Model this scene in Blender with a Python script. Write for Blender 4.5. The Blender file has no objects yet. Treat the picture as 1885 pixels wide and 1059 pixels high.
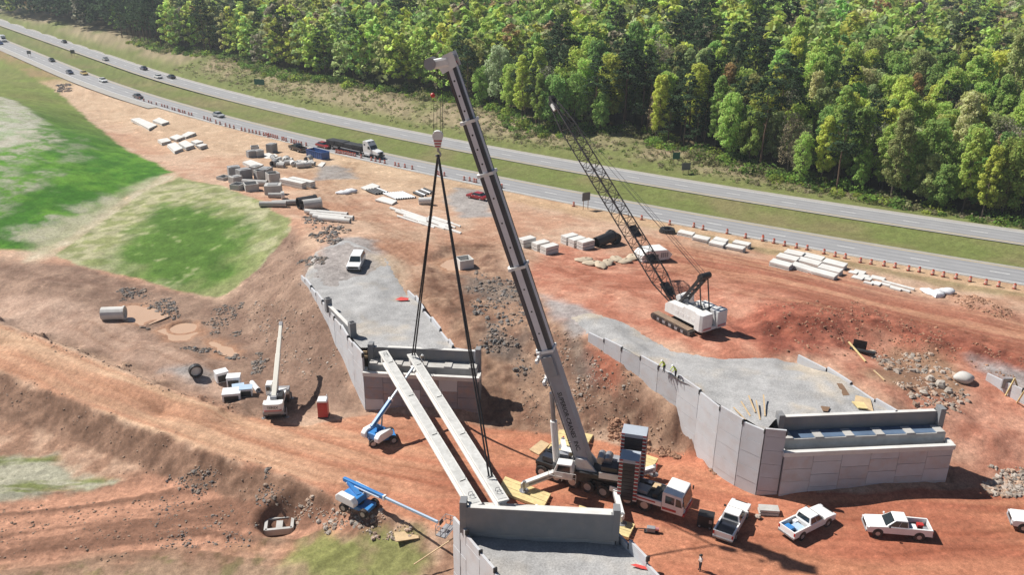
import bpy, bmesh, math, random
import numpy as np
from mathutils import Vector, Matrix
from mathutils.geometry import delaunay_2d_cdt
random.seed(7); rng=np.random.default_rng(7)
R_=math.radians
S=bpy.context.scene
COL=S.collection

# ------------------------------------------------------------------ camera
PW,PH=1885.,1059.
F=1550.; PITCH=R_(22.42); ROLL=R_(-0.8); CH=50.1
_right=np.array([1,0,0.]); _fwd=np.array([0,math.cos(PITCH),-math.sin(PITCH)]); _down=np.cross(_fwd,_right)
_c,_s=math.cos(ROLL),math.sin(ROLL)
CM=np.array([_c*_right+_s*_down,-_s*_right+_c*_down,_fwd]); CO=np.array([0,0,CH])
cam=bpy.data.cameras.new('camera'); camo=bpy.data.objects.new('camera',cam); COL.objects.link(camo)
cam.sensor_width=36; cam.lens=F/PW*36; cam.clip_start=1; cam.clip_end=20000
mw=Matrix.Identity(4)
for i in range(3):
    mw[i][0]=CM[0][i]; mw[i][1]=-CM[1][i]; mw[i][2]=-CM[2][i]; mw[i][3]=CO[i]
camo.matrix_world=mw; S.camera=camo

# ------------------------------------------------------------------ sky and sun
SUN_AZ,SUN_EL=R_(155),R_(49.5)       # direction towards the sun, from +X
w=bpy.data.worlds.new('World'); S.world=w; w.use_nodes=True
nt=w.node_tree; bg=nt.nodes['Background']
sky=nt.nodes.new('ShaderNodeTexSky'); sky.sky_type='NISHITA'; sky.sun_disc=False
sky.sun_elevation=SUN_EL; sky.sun_rotation=math.pi/2-SUN_AZ; sky.air_density=0.75; sky.dust_density=0.3
nt.links.new(sky.outputs[0],bg.inputs[0]); bg.inputs[1].default_value=0.05
sd=bpy.data.lights.new('sun','SUN'); so=bpy.data.objects.new('sun',sd); COL.objects.link(so)
sd.energy=5.0; sd.angle=R_(0.53); sd.color=(1,0.955,0.89)
sv=Vector((math.cos(SUN_AZ)*math.cos(SUN_EL),math.sin(SUN_AZ)*math.cos(SUN_EL),math.sin(SUN_EL)))
so.rotation_euler=sv.to_track_quat('Z','Y').to_euler()
so.location=(-60,120,90)
S.view_settings.view_transform='Standard'; S.view_settings.look='None'
S.view_settings.exposure=0.42; S.view_settings.gamma=1; S.view_settings.use_curve_mapping=False
S.render.engine='CYCLES'
try:
    S.cycles.max_bounces=6; S.cycles.transparent_max_bounces=6; S.cycles.use_denoising=True
except Exception: pass

# ------------------------------------------------------------------ helpers: picture point -> place
def ray(x,y): return np.array([(x-PW/2)/F,(y-PH/2)/F,1.])@CM
def U(x,y,z=0.):
    d=ray(x,y); return CO+d*((z-CH)/d[2])
def on_plane(x,y,p0,dr):
    n=np.array([-dr[1],dr[0],0]); d=ray(x,y); return CO+d*(((p0-CO)@n)/(d@n))

# value noise
_T=rng.random((256,256))
def vn(x,y):
    x=np.asarray(x,float); y=np.asarray(y,float)
    xi=np.floor(x).astype(int); yi=np.floor(y).astype(int); fx=x-xi; fy=y-yi
    fx=fx*fx*(3-2*fx); fy=fy*fy*(3-2*fy)
    a=_T[xi&255,yi&255]; b=_T[(xi+1)&255,yi&255]; c=_T[xi&255,(yi+1)&255]; d=_T[(xi+1)&255,(yi+1)&255]
    return (a*(1-fx)+b*fx)*(1-fy)+(c*(1-fx)+d*fx)*fy
def fbm(x,y,o=4,g=.5):
    t=0;a=1;s=0
    for i in range(o):
        t=t+a*vn(x*2**i+17.3*i,y*2**i+9.1*i); s+=a; a*=g
    return t/s
def sst(a,b,x):
    t=np.clip((x-a)/(b-a),0,1); return t*t*(3-2*t)

# ------------------------------------------------------------------ materials
MATS={}
def mat(name,col,rough=.6,metal=0.,var=.12,scale=.6,bump=0.,dirt=None,dirtamt=.0,attr=None,bscale=6.,coat=0.,spec=.5,objcol=False):
    """principled material whose colour is broken up by noise in world space"""
    if name in MATS: return MATS[name]
    m=bpy.data.materials.new(name); m.use_nodes=True; MATS[name]=m
    n=m.node_tree; N=n.nodes; L=n.links; b=N['Principled BSDF']
    b.inputs['Roughness'].default_value=rough; b.inputs['Metallic'].default_value=metal
    b.inputs['Specular IOR Level'].default_value=spec
    if coat: b.inputs['Coat Weight'].default_value=coat
    geo=N.new('ShaderNodeNewGeometry')
    nz=N.new('ShaderNodeTexNoise'); nz.inputs['Scale'].default_value=scale; nz.inputs['Detail'].default_value=10 if attr else 6; nz.inputs['Roughness'].default_value=.72 if attr else .6
    L.new(geo.outputs['Position'],nz.inputs['Vector'])
    if attr:
        src=N.new('ShaderNodeAttribute'); src.attribute_name=attr; csrc=src.outputs['Color']
    elif objcol:
        src=N.new('ShaderNodeObjectInfo'); csrc=src.outputs['Color']
    else:
        src=N.new('ShaderNodeRGB'); src.outputs[0].default_value=(*col,1); csrc=src.outputs[0]
    mr=N.new('ShaderNodeMapRange'); mr.inputs['From Min'].default_value=.25; mr.inputs['From Max'].default_value=.75
    mr.inputs['To Min'].default_value=1-var; mr.inputs['To Max'].default_value=1+var
    L.new(nz.outputs['Fac'],mr.inputs['Value'])
    hs=N.new('ShaderNodeHueSaturation'); L.new(csrc,hs.inputs['Color']); L.new(mr.outputs[0],hs.inputs['Value'])
    out=hs.outputs[0]
    if attr:
        ng=N.new('ShaderNodeTexNoise'); ng.inputs['Scale'].default_value=7.; ng.inputs['Detail'].default_value=5; ng.inputs['Roughness'].default_value=.75; L.new(geo.outputs['Position'],ng.inputs['Vector'])
        mg=N.new('ShaderNodeMapRange'); mg.inputs['From Min'].default_value=.3; mg.inputs['From Max'].default_value=.7; mg.inputs['To Min'].default_value=.74; mg.inputs['To Max'].default_value=1.26; L.new(ng.outputs['Fac'],mg.inputs['Value'])
        h2=N.new('ShaderNodeHueSaturation'); L.new(out,h2.inputs['Color']); L.new(mg.outputs[0],h2.inputs['Value']); out=h2.outputs[0]
    if dirt is not None and dirtamt>0:
        nd=N.new('ShaderNodeTexNoise'); nd.inputs['Scale'].default_value=scale*2.3; nd.inputs['Detail'].default_value=8
        L.new(geo.outputs['Position'],nd.inputs['Vector'])
        r=N.new('ShaderNodeMapRange'); r.inputs['From Min'].default_value=.45; r.inputs['From Max'].default_value=.75
        r.inputs['To Min'].default_value=0; r.inputs['To Max'].default_value=dirtamt
        L.new(nd.outputs['Fac'],r.inputs['Value'])
        mx=N.new('ShaderNodeMix'); mx.data_type='RGBA'; L.new(r.outputs[0],mx.inputs[0]); L.new(out,mx.inputs[6]); mx.inputs[7].default_value=(*dirt,1)
        out=mx.outputs[2]
    L.new(out,b.inputs['Base Color'])
    if bump:
        bz=N.new('ShaderNodeTexNoise'); bz.inputs['Scale'].default_value=bscale; bz.inputs['Detail'].default_value=8; bz.inputs['Roughness'].default_value=.65
        L.new(geo.outputs['Position'],bz.inputs['Vector'])
        bp=N.new('ShaderNodeBump'); bp.inputs['Strength'].default_value=1; bp.inputs['Distance'].default_value=bump
        if attr:
            ml=N.new('ShaderNodeMath'); ml.operation='MULTIPLY'; L.new(bz.outputs['Fac'],ml.inputs[0]); L.new(src.outputs['Alpha'],ml.inputs[1]); L.new(ml.outputs[0],bp.inputs['Height'])
        else: L.new(bz.outputs['Fac'],bp.inputs['Height']); L.new(bp.outputs[0],b.inputs['Normal'])
    return m
def glass_mat(name='dark_glass',col=(.02,.03,.035)):
    return mat(name,col,rough=.08,var=.05,spec=.8)
DUST=(.36,.2,.12)
CONC=mat('concrete',(.2,.205,.215),.85,var=.14,scale=.5,bump=.01,dirt=(.3,.27,.23),dirtamt=.35)
CONC_S=mat('precast_concrete',(.44,.43,.41),.85,var=.16,scale=.6,bump=.01,dirt=(.3,.26,.22),dirtamt=.35)
BOOMG=mat('boom_grey_paint',(.33,.33,.36),.5,var=.08,dirt=(.2,.19,.19),dirtamt=.25)
CONC_L=mat('pale_concrete',(.62,.61,.58),.85,var=.12,scale=.4,bump=.01,dirt=(.4,.36,.31),dirtamt=.3)
CONC_D=mat('grey_concrete',(.3,.3,.3),.85,var=.2,scale=.7,bump=.01,dirt=(.2,.19,.18),dirtamt=.4)
PANEL=mat('wall_panel_concrete',(.5,.51,.53),.85,var=.08,scale=.35,bump=.008,dirt=(.42,.3,.24),dirtamt=.3)
PANEL_P=mat('pinkish_panel_concrete',(.47,.465,.475),.85,var=.12,scale=.5,bump=.008,dirt=(.44,.28,.2),dirtamt=.4)
PANEL_R=mat('stained_panel_concrete',(.27,.25,.265),.85,var=.16,scale=.5,bump=.008,dirt=(.42,.24,.16),dirtamt=.55)
WHITE=mat('white_paint',(.78,.78,.77),.35,var=.05,dirt=DUST,dirtamt=.12,coat=.3)
WHITE_M=mat('white_machine_paint',(.74,.74,.72),.5,var=.08,dirt=(.35,.27,.2),dirtamt=.25)
GREYP=mat('grey_machine_paint',(.27,.28,.3),.5,var=.15,dirt=DUST,dirtamt=.2)
BLACK=mat('black_steel',(.018,.018,.02),.5,var=.25,dirt=(.1,.08,.07),dirtamt=.2)
NAVY=mat('dark_boom_paint',(.022,.026,.04),.4,var=.2)
STEEL=mat('bare_steel',(.32,.32,.33),.45,metal=.6,var=.2)
RUBBER=mat('tyre_rubber',(.025,.025,.025),.85,var=.3,dirt=DUST,dirtamt=.4)
GLASS=glass_mat()
REDP=mat('red_paint',(.45,.03,.03),.45,var=.12,dirt=DUST,dirtamt=.2)
BLUEP=mat('blue_lift_paint',(.03,.2,.5),.45,var=.12,dirt=DUST,dirtamt=.12)
WOODY=mat('pale_timber',(.62,.5,.24),.8,var=.2,scale=1.2,bump=.01,dirt=(.4,.28,.15),dirtamt=.35)
WOOD=mat('raw_lumber',(.52,.38,.22),.8,var=.2,scale=2)
WOODB=mat('brown_plywood',(.2,.12,.07),.8,var=.2)
ORANGE=mat('orange_drum_plastic',(.5,.085,.04),.5,var=.1,dirt=DUST,dirtamt=.2)
REFL=mat('white_reflective_band',(.7,.7,.68),.4,var=.05)
ROPE=mat('steel_rope',(.03,.03,.032),.6,var=.2)
HIVIS=mat('hi_vis_cloth',(.55,.7,.06),.8,var=.1)
DENIM=mat('dark_cloth',(.03,.035,.05),.9,var=.2)
SKIN=mat('skin',(.45,.27,.19),.6,var=.05)
PLASTICW=mat('white_plastic',(.75,.76,.77),.35,var=.05,dirt=DUST,dirtamt=.1)
RIM=mat('wheel_rim',(.45,.45,.46),.4,metal=.5,var=.1)
LAMP=mat('headlamp_lens',(.6,.62,.65),.15,var=.02)
TAIL=mat('tail_lamp',(.4,.01,.01),.2,var=.02)
ROCKM=mat('dark_rock',(.16,.16,.165),.9,var=.3,scale=1.5,bump=.03,dirt=(.3,.22,.16),dirtamt=.3)
ROCKA=mat('mixed_rock',(.2,.2,.2),.92,var=.25,scale=1.5,bump=.03,attr='soil')
ROCKL=mat('pale_rock',(.42,.38,.33),.9,var=.25,scale=1.5,bump=.03,dirt=(.4,.25,.17),dirtamt=.4)
ROCKB=mat('brown_clod',(.27,.2,.15),.95,var=.3,scale=1.5)
ROCKR=mat('clay_clod',(.38,.2,.12),.95,var=.3,scale=1.5,bump=.03)

# ------------------------------------------------------------------ mesh builder
class MB:
    def __init__(s): s.v=[]; s.f=[]
    def add(s,vs,fs):
        o=len(s.v); s.v+= [tuple(map(float,q)) for q in vs]; s.f+=[tuple(i+o for i in f) for f in fs]; return s
    def box(s,c,d,rz=0.,M=None):
        x,y,z=d[0]/2,d[1]/2,d[2]/2
        vs=[Vector((a*x,b*y,e*z)) for e in(-1,1) for b in(-1,1) for a in(-1,1)]
        T=M if M is not None else Matrix.Rotation(rz,3,'Z')
        vs=[T@q+Vector(c) for q in vs]
        return s.add(vs,[(0,2,3,1),(4,5,7,6),(0,1,5,4),(2,6,7,3),(0,4,6,2),(1,3,7,5)])
    def hexa(s,p):  # 8 points: bottom loop 4, top loop 4 (ccw from above)
        return s.add(p,[(3,2,1,0),(4,5,6,7),(0,1,5,4),(1,2,6,5),(2,3,7,6),(3,0,4,7)])
    def beam(s,p0,p1,w,h,up=(0,0,1)):
        p0=Vector(p0);p1=Vector(p1);d=(p1-p0);l=d.length;d.normalize(); u=Vector(up)
        if abs(d.dot(u))>.98: u=Vector((1,0,0))
        sx=d.cross(u).normalized(); uz=sx.cross(d).normalized()
        vs=[p+sx*a*w/2+uz*b*h/2 for p in(p0,p1) for b in(-1,1) for a in(-1,1)]
        return s.add(vs,[(0,2,3,1),(4,5,7,6),(0,1,5,4),(2,6,7,3),(0,4,6,2),(1,3,7,5)])
    def cyl(s,p0,p1,r,r1=None,n=10,cap=True):
        p0=Vector(p0);p1=Vector(p1);r1=r if r1 is None else r1
        d=(p1-p0).normalized(); a=d.orthogonal().normalized(); b=d.cross(a)
        vs=[];fs=[]
        for i in range(n):
            t=2*math.pi*i/n; e=a*math.cos(t)+b*math.sin(t); vs+=[p0+e*r,p1+e*r1]
        for i in range(n):
            j=(i+1)%n; fs.append((2*i,2*j,2*j+1,2*i+1))
        if cap: fs+=[tuple(2*i for i in range(n))[::-1],tuple(2*i+1 for i in range(n))]
        return s.add(vs,fs)
    def pipe(s,p0,p1,ro,ri,n=14):
        p0=Vector(p0);p1=Vector(p1); d=(p1-p0).normalized(); a=d.orthogonal().normalized(); b=d.cross(a); vs=[];fs=[]
        for i in range(n):
            t=2*math.pi*i/n; e=a*math.cos(t)+b*math.sin(t); vs+=[p0+e*ro,p1+e*ro,p1+e*ri,p0+e*ri]
        for i in range(n):
            j=(i+1)%n
            for k in range(4):
                l=(k+1)%4; fs.append((4*i+k,4*j+k,4*j+l,4*i+l))
        return s.add(vs,fs)
    def tube(s,pts,r,n=6):
        for a,b in zip(pts[:-1],pts[1:]): s.cyl(a,b,r,n=n)
        return s
    def loft(s,rings,cap=True,closed=True):
        n=len(rings[0]); o=[]; vs=[];fs=[]
        for r in rings: vs+=list(r)
        for k in range(len(rings)-1):
            for i in range(n if closed else n-1):
                j=(i+1)%n; fs.append((k*n+i,k*n+j,(k+1)*n+j,(k+1)*n+i))
        if cap: fs+=[tuple(range(n))[::-1],tuple((len(rings)-1)*n+i for i in range(n))]
        return s.add(vs,fs)
    def prism(s,poly,z0,z1):
        n=len(poly); vs=[(x,y,z0) for x,y in poly]+[(x,y,z1) for x,y in poly]
        return s.add(vs,[tuple(range(n))[::-1],tuple(range(n,2*n))]+[(i,(i+1)%n,n+(i+1)%n,n+i) for i in range(n)])
    def prism_y(s,poly,y0,y1):   # poly in x,z
        n=len(poly); vs=[(x,y0,z) for x,z in poly]+[(x,y1,z) for x,z in poly]
        return s.add(vs,[tuple(range(n)),tuple(range(n,2*n))[::-1]]+[((i+1)%n,i,n+i,n+(i+1)%n) for i in range(n)])
    def sphere(s,c,r,n=10,m=7,sc=(1,1,1)):
        vs=[(c[0],c[1],c[2]+r*sc[2])];fs=[]
        for i in range(1,m):
            t=math.pi*i/m
            for j in range(n):
                p=2*math.pi*j/n; vs.append((c[0]+r*sc[0]*math.sin(t)*math.cos(p),c[1]+r*sc[1]*math.sin(t)*math.sin(p),c[2]+r*sc[2]*math.cos(t)))
        vs.append((c[0],c[1],c[2]-r*sc[2])); L=len(vs)-1
        for j in range(n):
            k=(j+1)%n; fs.append((0,1+j,1+k)); fs.append((L,1+(m-2)*n+k,1+(m-2)*n+j))
            for i in range(m-2): fs.append((1+i*n+j,1+(i+1)*n+j,1+(i+1)*n+k,1+i*n+k))
        return s.add(vs,fs)
    def rock(s,c,r,seed,sc=(1,1,.75)):
        rr=random.Random(seed); o=len(s.v)
        s.sphere((0,0,0),1,7,5); a=rr.random()*6.28
        for i in range(o,len(s.v)):
            x,y,z=s.v[i]; k=r*(.72+.5*rr.random()); x,y,z=x*sc[0]*k,y*sc[1]*k,z*sc[2]*k
            s.v[i]=(c[0]+x*math.cos(a)-y*math.sin(a),c[1]+x*math.sin(a)+y*math.cos(a),c[2]+z)
        return s
    def mesh(s,name,m=None,smooth=False,bevel=0.,fix=True):
        me=bpy.data.meshes.new(name); me.from_pydata(s.v,[],s.f)
        if fix or bevel:
            bm=bmesh.new(); bm.from_mesh(me)
            if bevel:
                bmesh.ops.remove_doubles(bm,verts=bm.verts,dist=1e-4)
                bmesh.ops.recalc_face_normals(bm,faces=bm.faces)
                es=[e for e in bm.edges if len(e.link_faces)==2 and e.calc_face_angle(0)>.5]
                bmesh.ops.bevel(bm,geom=es,offset=bevel,segments=2,affect='EDGES',profile=.6)
            bmesh.ops.recalc_face_normals(bm,faces=bm.faces)
            bm.to_mesh(me); bm.free()
        if smooth:
            me.polygons.foreach_set('use_smooth',[True]*len(me.polygons))
            try: me.set_sharp_from_angle(angle=R_(40))
            except Exception: pass
        if m: me.materials.append(m)
        me.update(); return me
    def build(s,name,m,parent=None,loc=(0,0,0),rz=0.,smooth=False,bevel=0.):
        return put(name,s.mesh(name,m,smooth,bevel),parent,loc,rz)
def put(name,me,parent=None,loc=(0,0,0),rz=0.):
    o=bpy.data.objects.new(name,me); COL.objects.link(o); o.location=loc
    if rz: o.rotation_euler=(0,0,rz)
    if parent: o.parent=parent
    return o
def tag(o,label=None,cat=None,group=None,kind=None):
    if label: o['label']=label
    if cat: o['category']=cat
    if group: o['group']=group
    if kind: o['kind']=kind
    return o
def thing(name,label,cat,loc=(0,0,0),rz=0.,group=None):
    o=bpy.data.objects.new(name,None); COL.objects.link(o); o.location=loc; o.rotation_euler=(0,0,rz); o.empty_display_size=.3
    return tag(o,label,cat,group)
KIDS={}
def kids(o): return [c for c in COL.objects if c.parent==o]
def dup(root,loc,rz,label,group=None,swap=None):
    tree=KIDS.get(root.name)
    if tree is None:
        ks=kids(root); tree=[(k,kids(k)) for k in ks]; KIDS[root.name]=tree
    r=root.copy(); COL.objects.link(r); r.location=loc; r.rotation_euler=(0,0,rz); r['label']=label
    if group: r['group']=group
    for k,gs in tree:
        c=k.copy(); COL.objects.link(c); c.parent=r
        if swap and k.active_material in swap:
            c.data=c.data.copy(); c.data.materials[0]=swap[k.active_material]
        for g in gs:
            d=g.copy(); COL.objects.link(d); d.parent=c
    return r

# ------------------------------------------------------------------ highway frame: distance along, offset across
HO=np.array([8.2,175.2]); HD=np.array([.853,-.522]); HD/=np.linalg.norm(HD); HN=np.array([-HD[1],HD[0]])
KQ=5.76e-4; SL=-240.   # one arc, straight beyond SL
def hcurve(s):
    s=np.asarray(s,float); m=np.maximum(s,SL); return -1.1+KQ*(m-37)**2+(s-m)*2*KQ*(SL-37)
def htan(s): return 2*KQ*(np.maximum(s,SL)-37)
def hw(s,off):
    t=float(htan(s)); q=math.sqrt(1+t*t)
    return HO+HD*(s-off*t/q)+HN*(hcurve(s)+off/q)
def hinv(X,Y):
    vx=X-HO[0]; vy=Y-HO[1]; s=vx*HD[0]+vy*HD[1]; n=vx*HN[0]+vy*HN[1]
    s0=s; t=htan(s); q=np.sqrt(1+t*t); off=(n-hcurve(s))/q
    for i in range(4):
        s=s0+off*htan(s)/np.sqrt(1+htan(s)**2); t=htan(s); q=np.sqrt(1+t*t); off=(n-hcurve(s))*q
    return s,off
def hz(s,off):
    """highway corridor levels: verge, carriageways, grass median, bank"""
    med=-.75*np.exp(-((off-11.3)/5.)**2)
    return med-.03-.3*sst(-110,-200,np.asarray(s,float))

# ------------------------------------------------------------------ terrain control levels (x, y in the picture, level)
CP=[
# haul road and crane pad
(-300,520,-1.2),(-300,600,-1.2),(0,600,-1.7),(0,640,-1.8),(0,684,-1.8),(150,657,-2),(150,740,-2),(300,720,-2),(300,760,-2),(300,798,-2),(450,772,-2),(450,845,-2),
(560,800,-2),(560,885,-2),(650,790,-2),(640,925,-2),(760,962,-2),(830,985,-2.2),(700,850,-2),(850,860,-2),(1000,900,-2),(1000,840,-2),(1100,880,-2),(1200,930,-2),(1400,965,-2),(1600,960,-2),(1800,960,-1.8),
(1885,940,-1.7),(1300,1040,-2),(1600,1040,-2),(1850,1040,-2),(1250,860,-2),(760,790,-2),(870,790,-2),(690,765,-2),
# bank above the haul road
(0,583,-.7),(75,612,-.9),(150,640,-1.1),(225,670,-1.2),(300,702,-1.2),(370,730,-1.4),(430,752,-1.7),
# rock slope toe between the abutments
(905,772,-2),(950,788,-2),(1030,800,-2),(1120,812,-2),(1200,812,-2),(1290,838,-2),(1350,872,-2),(1410,920,-2),
(1180,780,-.9),(1250,805,-1.2),(1100,770,-.6),
# along the left retaining wall of the right abutment
(1083,620,4.7),(1112,641,4.2),(1144,674,3.5),(1176,701,2.8),(1207,732,2.0),(1244,759,1.4),(1280,793,.4),(1340,845,-.9),(1400,900,-1.8),
(980,700,.8),(1060,700,1.6),(1000,760,-1.0),(1100,730,.9),(1160,745,.7),(1050,650,3.4),
(800,560,4.6),(850,620,3.2),(890,690,1.0),(915,745,-1.0),(935,640,2.6),(960,600,4.0),(1000,590,4.4),(1045,590,4.8),
(770,525,4.9),(850,535,4.5),(930,560,4.3),
(845,487,3.3),(820,487,3.5),(870,492,3.5),(805,462,4.5),(900,470,4.3),(905,505,4.3),(790,500,4.7),
(750,430,4.3),(900,430,3.4),(1000,500,4.2),(1100,560,4.6),(1200,520,4.1),(1300,560,4.2),(1270,630,4.8),(1400,600,4.2),(1420,640,5.1),(1200,600,4.6),(1350,645,5.1),(1460,645,5.1),
(1000,460,3.0),(1080,455,2.6),(1190,480,3.0),(1400,500,2.7),(1600,560,2.4),(1800,605,2.0),(1885,630,2.0),(2000,640,1.8),
(1130,420,1.2),(1300,440,1.0),(1500,485,.9),(1640,525,.8),(1760,560,.9),(1885,595,.8),(1790,553,1.6),(1840,572,1.4),
(600,330,1.3),(700,370,2.0),(500,350,2.0),(450,300,.9),(540,300,.7),(350,260,.5),(280,230,.3),(420,330,1.6),(560,400,3.4),(620,395,3.3),(850,380,1.2),(780,350,1.2),(1000,400,1.0),
# spoil mounds and cuts on the right
(1405,588,5.5),(1440,578,5.6),(1500,590,5.3),(1540,582,4.9),(1430,622,4.2),(1490,628,4.2),(1560,622,3.4),(1620,600,4.0),(1640,630,2.9),(1700,618,3.7),(1720,650,2.6),(1790,640,3.2),(1800,668,2.3),(1870,662,2.9),(1350,600,4.0),(1780,770,1.9),(1830,800,1.4),(1720,770,2.4),
# right of the right abutment
(1500,648,4.9),(1560,690,4.6),(1610,648,2.6),(1640,740,3.6),(1700,790,1.4),(1750,840,0),(1800,885,-1.2),(1885,900,-1.2),(1700,690,2.6),(1770,690,2.5),(1800,780,.9),(1860,760,1.2),(1860,690,2.4),(1885,850,-.3),(1580,610,3.9),(1700,620,2.9),(2000,760,1),(2000,900,-1),
# left bank beside the left abutment
(540,400,4.3),(556,450,4.7),(548,500,4.9),(564,530,4.8),(592,592,3.0),(613,632,1.6),(633,685,.2),(650,720,-.9),(667,750,-1.9),
(330,325,1.7),(400,345,2.5),(480,370,3.3),(150,490,-.4),(260,515,-.9),(340,545,-1.3),(400,548,-1.2),(300,420,1.0),(400,440,1.2),(470,480,1.6),(420,500,.2),(500,430,3.2),
(480,650,-1.6),(560,722,-1.8),(630,757,-2),(500,560,1.4),(540,620,.8),(445,565,-.6),(560,560,3.4),(520,500,3.4),(590,670,.0),
(100,560,-.6),(250,640,-1.2),(350,690,-1.4),(450,738,-1.6),(60,520,-.3),(205,585,-1.4),(260,578,-1.7),(335,604,-1.9),(415,640,-1.7),(170,600,-1.1),(300,560,-.9),(380,665,-1.2),(330,660,-1.2),
# grass hill on the left
(300,335,1.3),(220,380,.4),(110,445,-.4),(0,475,-.4),(315,312,1.2),(250,300,1.6),(200,330,2.0),(100,400,1.3),(0,430,.9),(100,310,4),(0,340,4.3),(180,255,3.2),(100,240,5.6),(0,250,6.3),(60,205,6.4),(0,180,6.4),(-200,300,6.2),(-200,180,7),(-300,400,2),
(110,172,-.4),(170,225,-.1),(230,272,.4),(60,143,-.4),(0,113,-.7),(285,300,.9),(50,168,3.2),(0,150,2.6),(130,205,2.0),(200,262,1.8),
# ground below the haul road, bottom left
(475,955,-4.4),(555,950,-4.4),(515,970,-5.1),(520,1000,-4.6),(620,960,-3.0),(700,978,-2.7),(800,1005,-2.8),(840,1045,-3.6),(650,1030,-3.4),(560,1050,-4.0),(400,1050,-4.9),(200,1050,-5.3),(0,1050,-5.6),(0,900,-5.0),(200,950,-5.1),(350,970,-4.8),
(-300,800,-4.6),(-300,1000,-5.6),(1000,1250,-3),(800,1250,-5),(400,1300,-7),(1500,1250,-2),(2000,1250,-2),(2300,950,-1.5),
]
# under the three gravel platforms the natural ground stays low
for x,y,zt,z in [(760,655,5,-.5),(720,600,5,1.8),(695,560,5,3.4),(660,520,5,4.5),(1580,745,5.2,0),(1480,705,5.2,2.2),(1400,690,5.2,2.6),(1330,690,5.2,2.8),(1250,655,5.2,4.2),(1180,628,5.2,4.3),(1000,1010,5,-3),(1100,1030,5,-3),(1540,720,5.2,1.5),(1640,790,5.2,-.5),(1480,790,5.2,-1)]:
    q=U(x,y,zt); CP.append((q[0],q[1],z,'w'))
P=[];Z=[]
for c in CP:
    if len(c)==4: P.append(c[:2])
    else: P.append(U(*c)[:2])
    Z.append(c[2])
def bankh(s):  # bank beyond the far carriageway
    return 4.2*sst(70,-30,s)-1.6*sst(40,95,s)
for s in list(range(-700,200,30)):
    for off in (-12,-7):
        if -60<s or off==-7: P.append(hw(s,off)); Z.append(0. if off==-7 else .1)
    for off,k in ((29,0),(34,.25),(46,1.),(70,1.05),(120,1.2),(250,1.0)):
        P.append(hw(s,off)); Z.append(bankh(s)*k+ (0 if off<100 else 1.5))
for X,Y,z in [(-3000,-500,-8),(3000,-500,-4),(0,-600,-8),(-900,200,4),(900,100,-3),(3000,3000,10),(-3000,3000,6),(0,4500,12),(250,60,-3),(-250,60,-5),(-60,-40,-7),(60,-40,-4),(-160,200,6),(-260,260,5)]:
    P.append((X,Y)); Z.append(z)
# break lines: road edges, slope crests and toes
BRK=[[(-300,500,-2),(0,598,-2),(150,656,-2),(300,718,-2),(440,767,-2),(560,785,-2)],
[(-300,494,-.5),(0,592,-.55),(150,650,-.65),(300,712,-.75),(430,758,-1.2)],
[(-300,612,-2),(0,687,-2),(150,744,-2),(300,800,-2),(450,852,-2),(560,888,-2),(640,930,-2.05),(760,966,-2.1),(832,988,-2.3)],
[(-300,618,-2.1),(0,692,-2.1),(150,749,-2.1),(300,805,-2.1),(450,857,-2.1),(560,894,-2.15),(640,936,-2.2),(760,971,-2.3)],
[(-300,690,-4.2),(0,771,-4.2),(100,801,-4.5),(210,846,-4.8),(312,891,-4.6),(400,908,-4.3),(480,930,-4.1),(560,940,-3.7),(640,962,-3.0)],
[(150,492,-.5),(260,517,-1),(340,549,-1.4),(400,562,-1.3),(450,612,-1.6),(480,652,-1.7),(560,723,-1.8),(630,757,-2)],
[(540,400,4.3),(556,450,4.7),(548,500,4.9),(564,530,4.8),(592,592,3.0),(613,632,1.6),(633,685,.2),(650,720,-.9),(667,750,-1.9)],
[(905,772,-2),(950,788,-2),(1030,800,-2),(1120,812,-2),(1200,812,-2),(1290,838,-2),(1350,872,-2),(1410,920,-2)],
[(1083,620,4.7),(1112,641,4.2),(1144,674,3.5),(1176,701,2.8),(1207,732,2.0),(1244,759,1.4),(1280,793,.4),(1340,845,-.9),(1400,900,-1.8)],
[(300,335,1.3),(220,380,.4),(110,445,-.4),(0,475,-.4)],[(0,113,-.7),(60,143,-.4),(110,172,-.4),(170,225,-.1),(230,272,.4),(285,300,.9)]]
for L_ in BRK:
    q=[U(*c) for c in L_]
    for a,b in zip(q[:-1],q[1:]):
        k=max(1,int(np.linalg.norm(b-a)/1.7))
        for j in range(k): c=a+(b-a)*j/k; P.append(c[:2]); Z.append(c[2])
P=np.array(P);Z=np.array(Z)
_,_u=np.unique(np.round(P/.7).astype(int),axis=0,return_index=True); P=P[_u];Z=Z[_u]
_n=len(P); _D=np.linalg.norm(P[:,None]-P[None],axis=2)
_A=np.zeros((_n+3,_n+3)); _A[:_n,:_n]=-_D+np.eye(_n)*(-.15); _A[:_n,_n]=1; _A[:_n,_n+1:]=P/100.; _A[_n:,:_n]=_A[:_n,_n:].T
_W=np.linalg.solve(_A,np.concatenate([Z,[0,0,0]]))
def rbf(X,Y):
    sh=np.shape(X); q=np.stack([np.ravel(X),np.ravel(Y)],1).astype(np.float32); out=np.empty(len(q)); Pf=P.astype(np.float32); Wf=_W[:_n].astype(np.float32)
    for i in range(0,len(q),20000):
        c=q[i:i+20000]; dx=c[:,:1]-Pf[None,:,0]; dy=c[:,1:]-Pf[None,:,1]
        out[i:i+20000]=-np.sqrt(dx*dx+dy*dy)@Wf
    return (out+_W[_n]+q@(_W[_n+1:]/100.)).reshape(sh)
def ground(X,Y):
    X=np.asarray(X,float);Y=np.asarray(Y,float)
    z=rbf(X,Y); s,off=hinv(X,Y)
    k=sst(-10,-6,off)*(1-sst(28.5,32,off))
    return z*(1-k)+hz(s,off)*k
def gz(x,y): return float(ground(np.array([x]),np.array([y]))[0])
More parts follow.
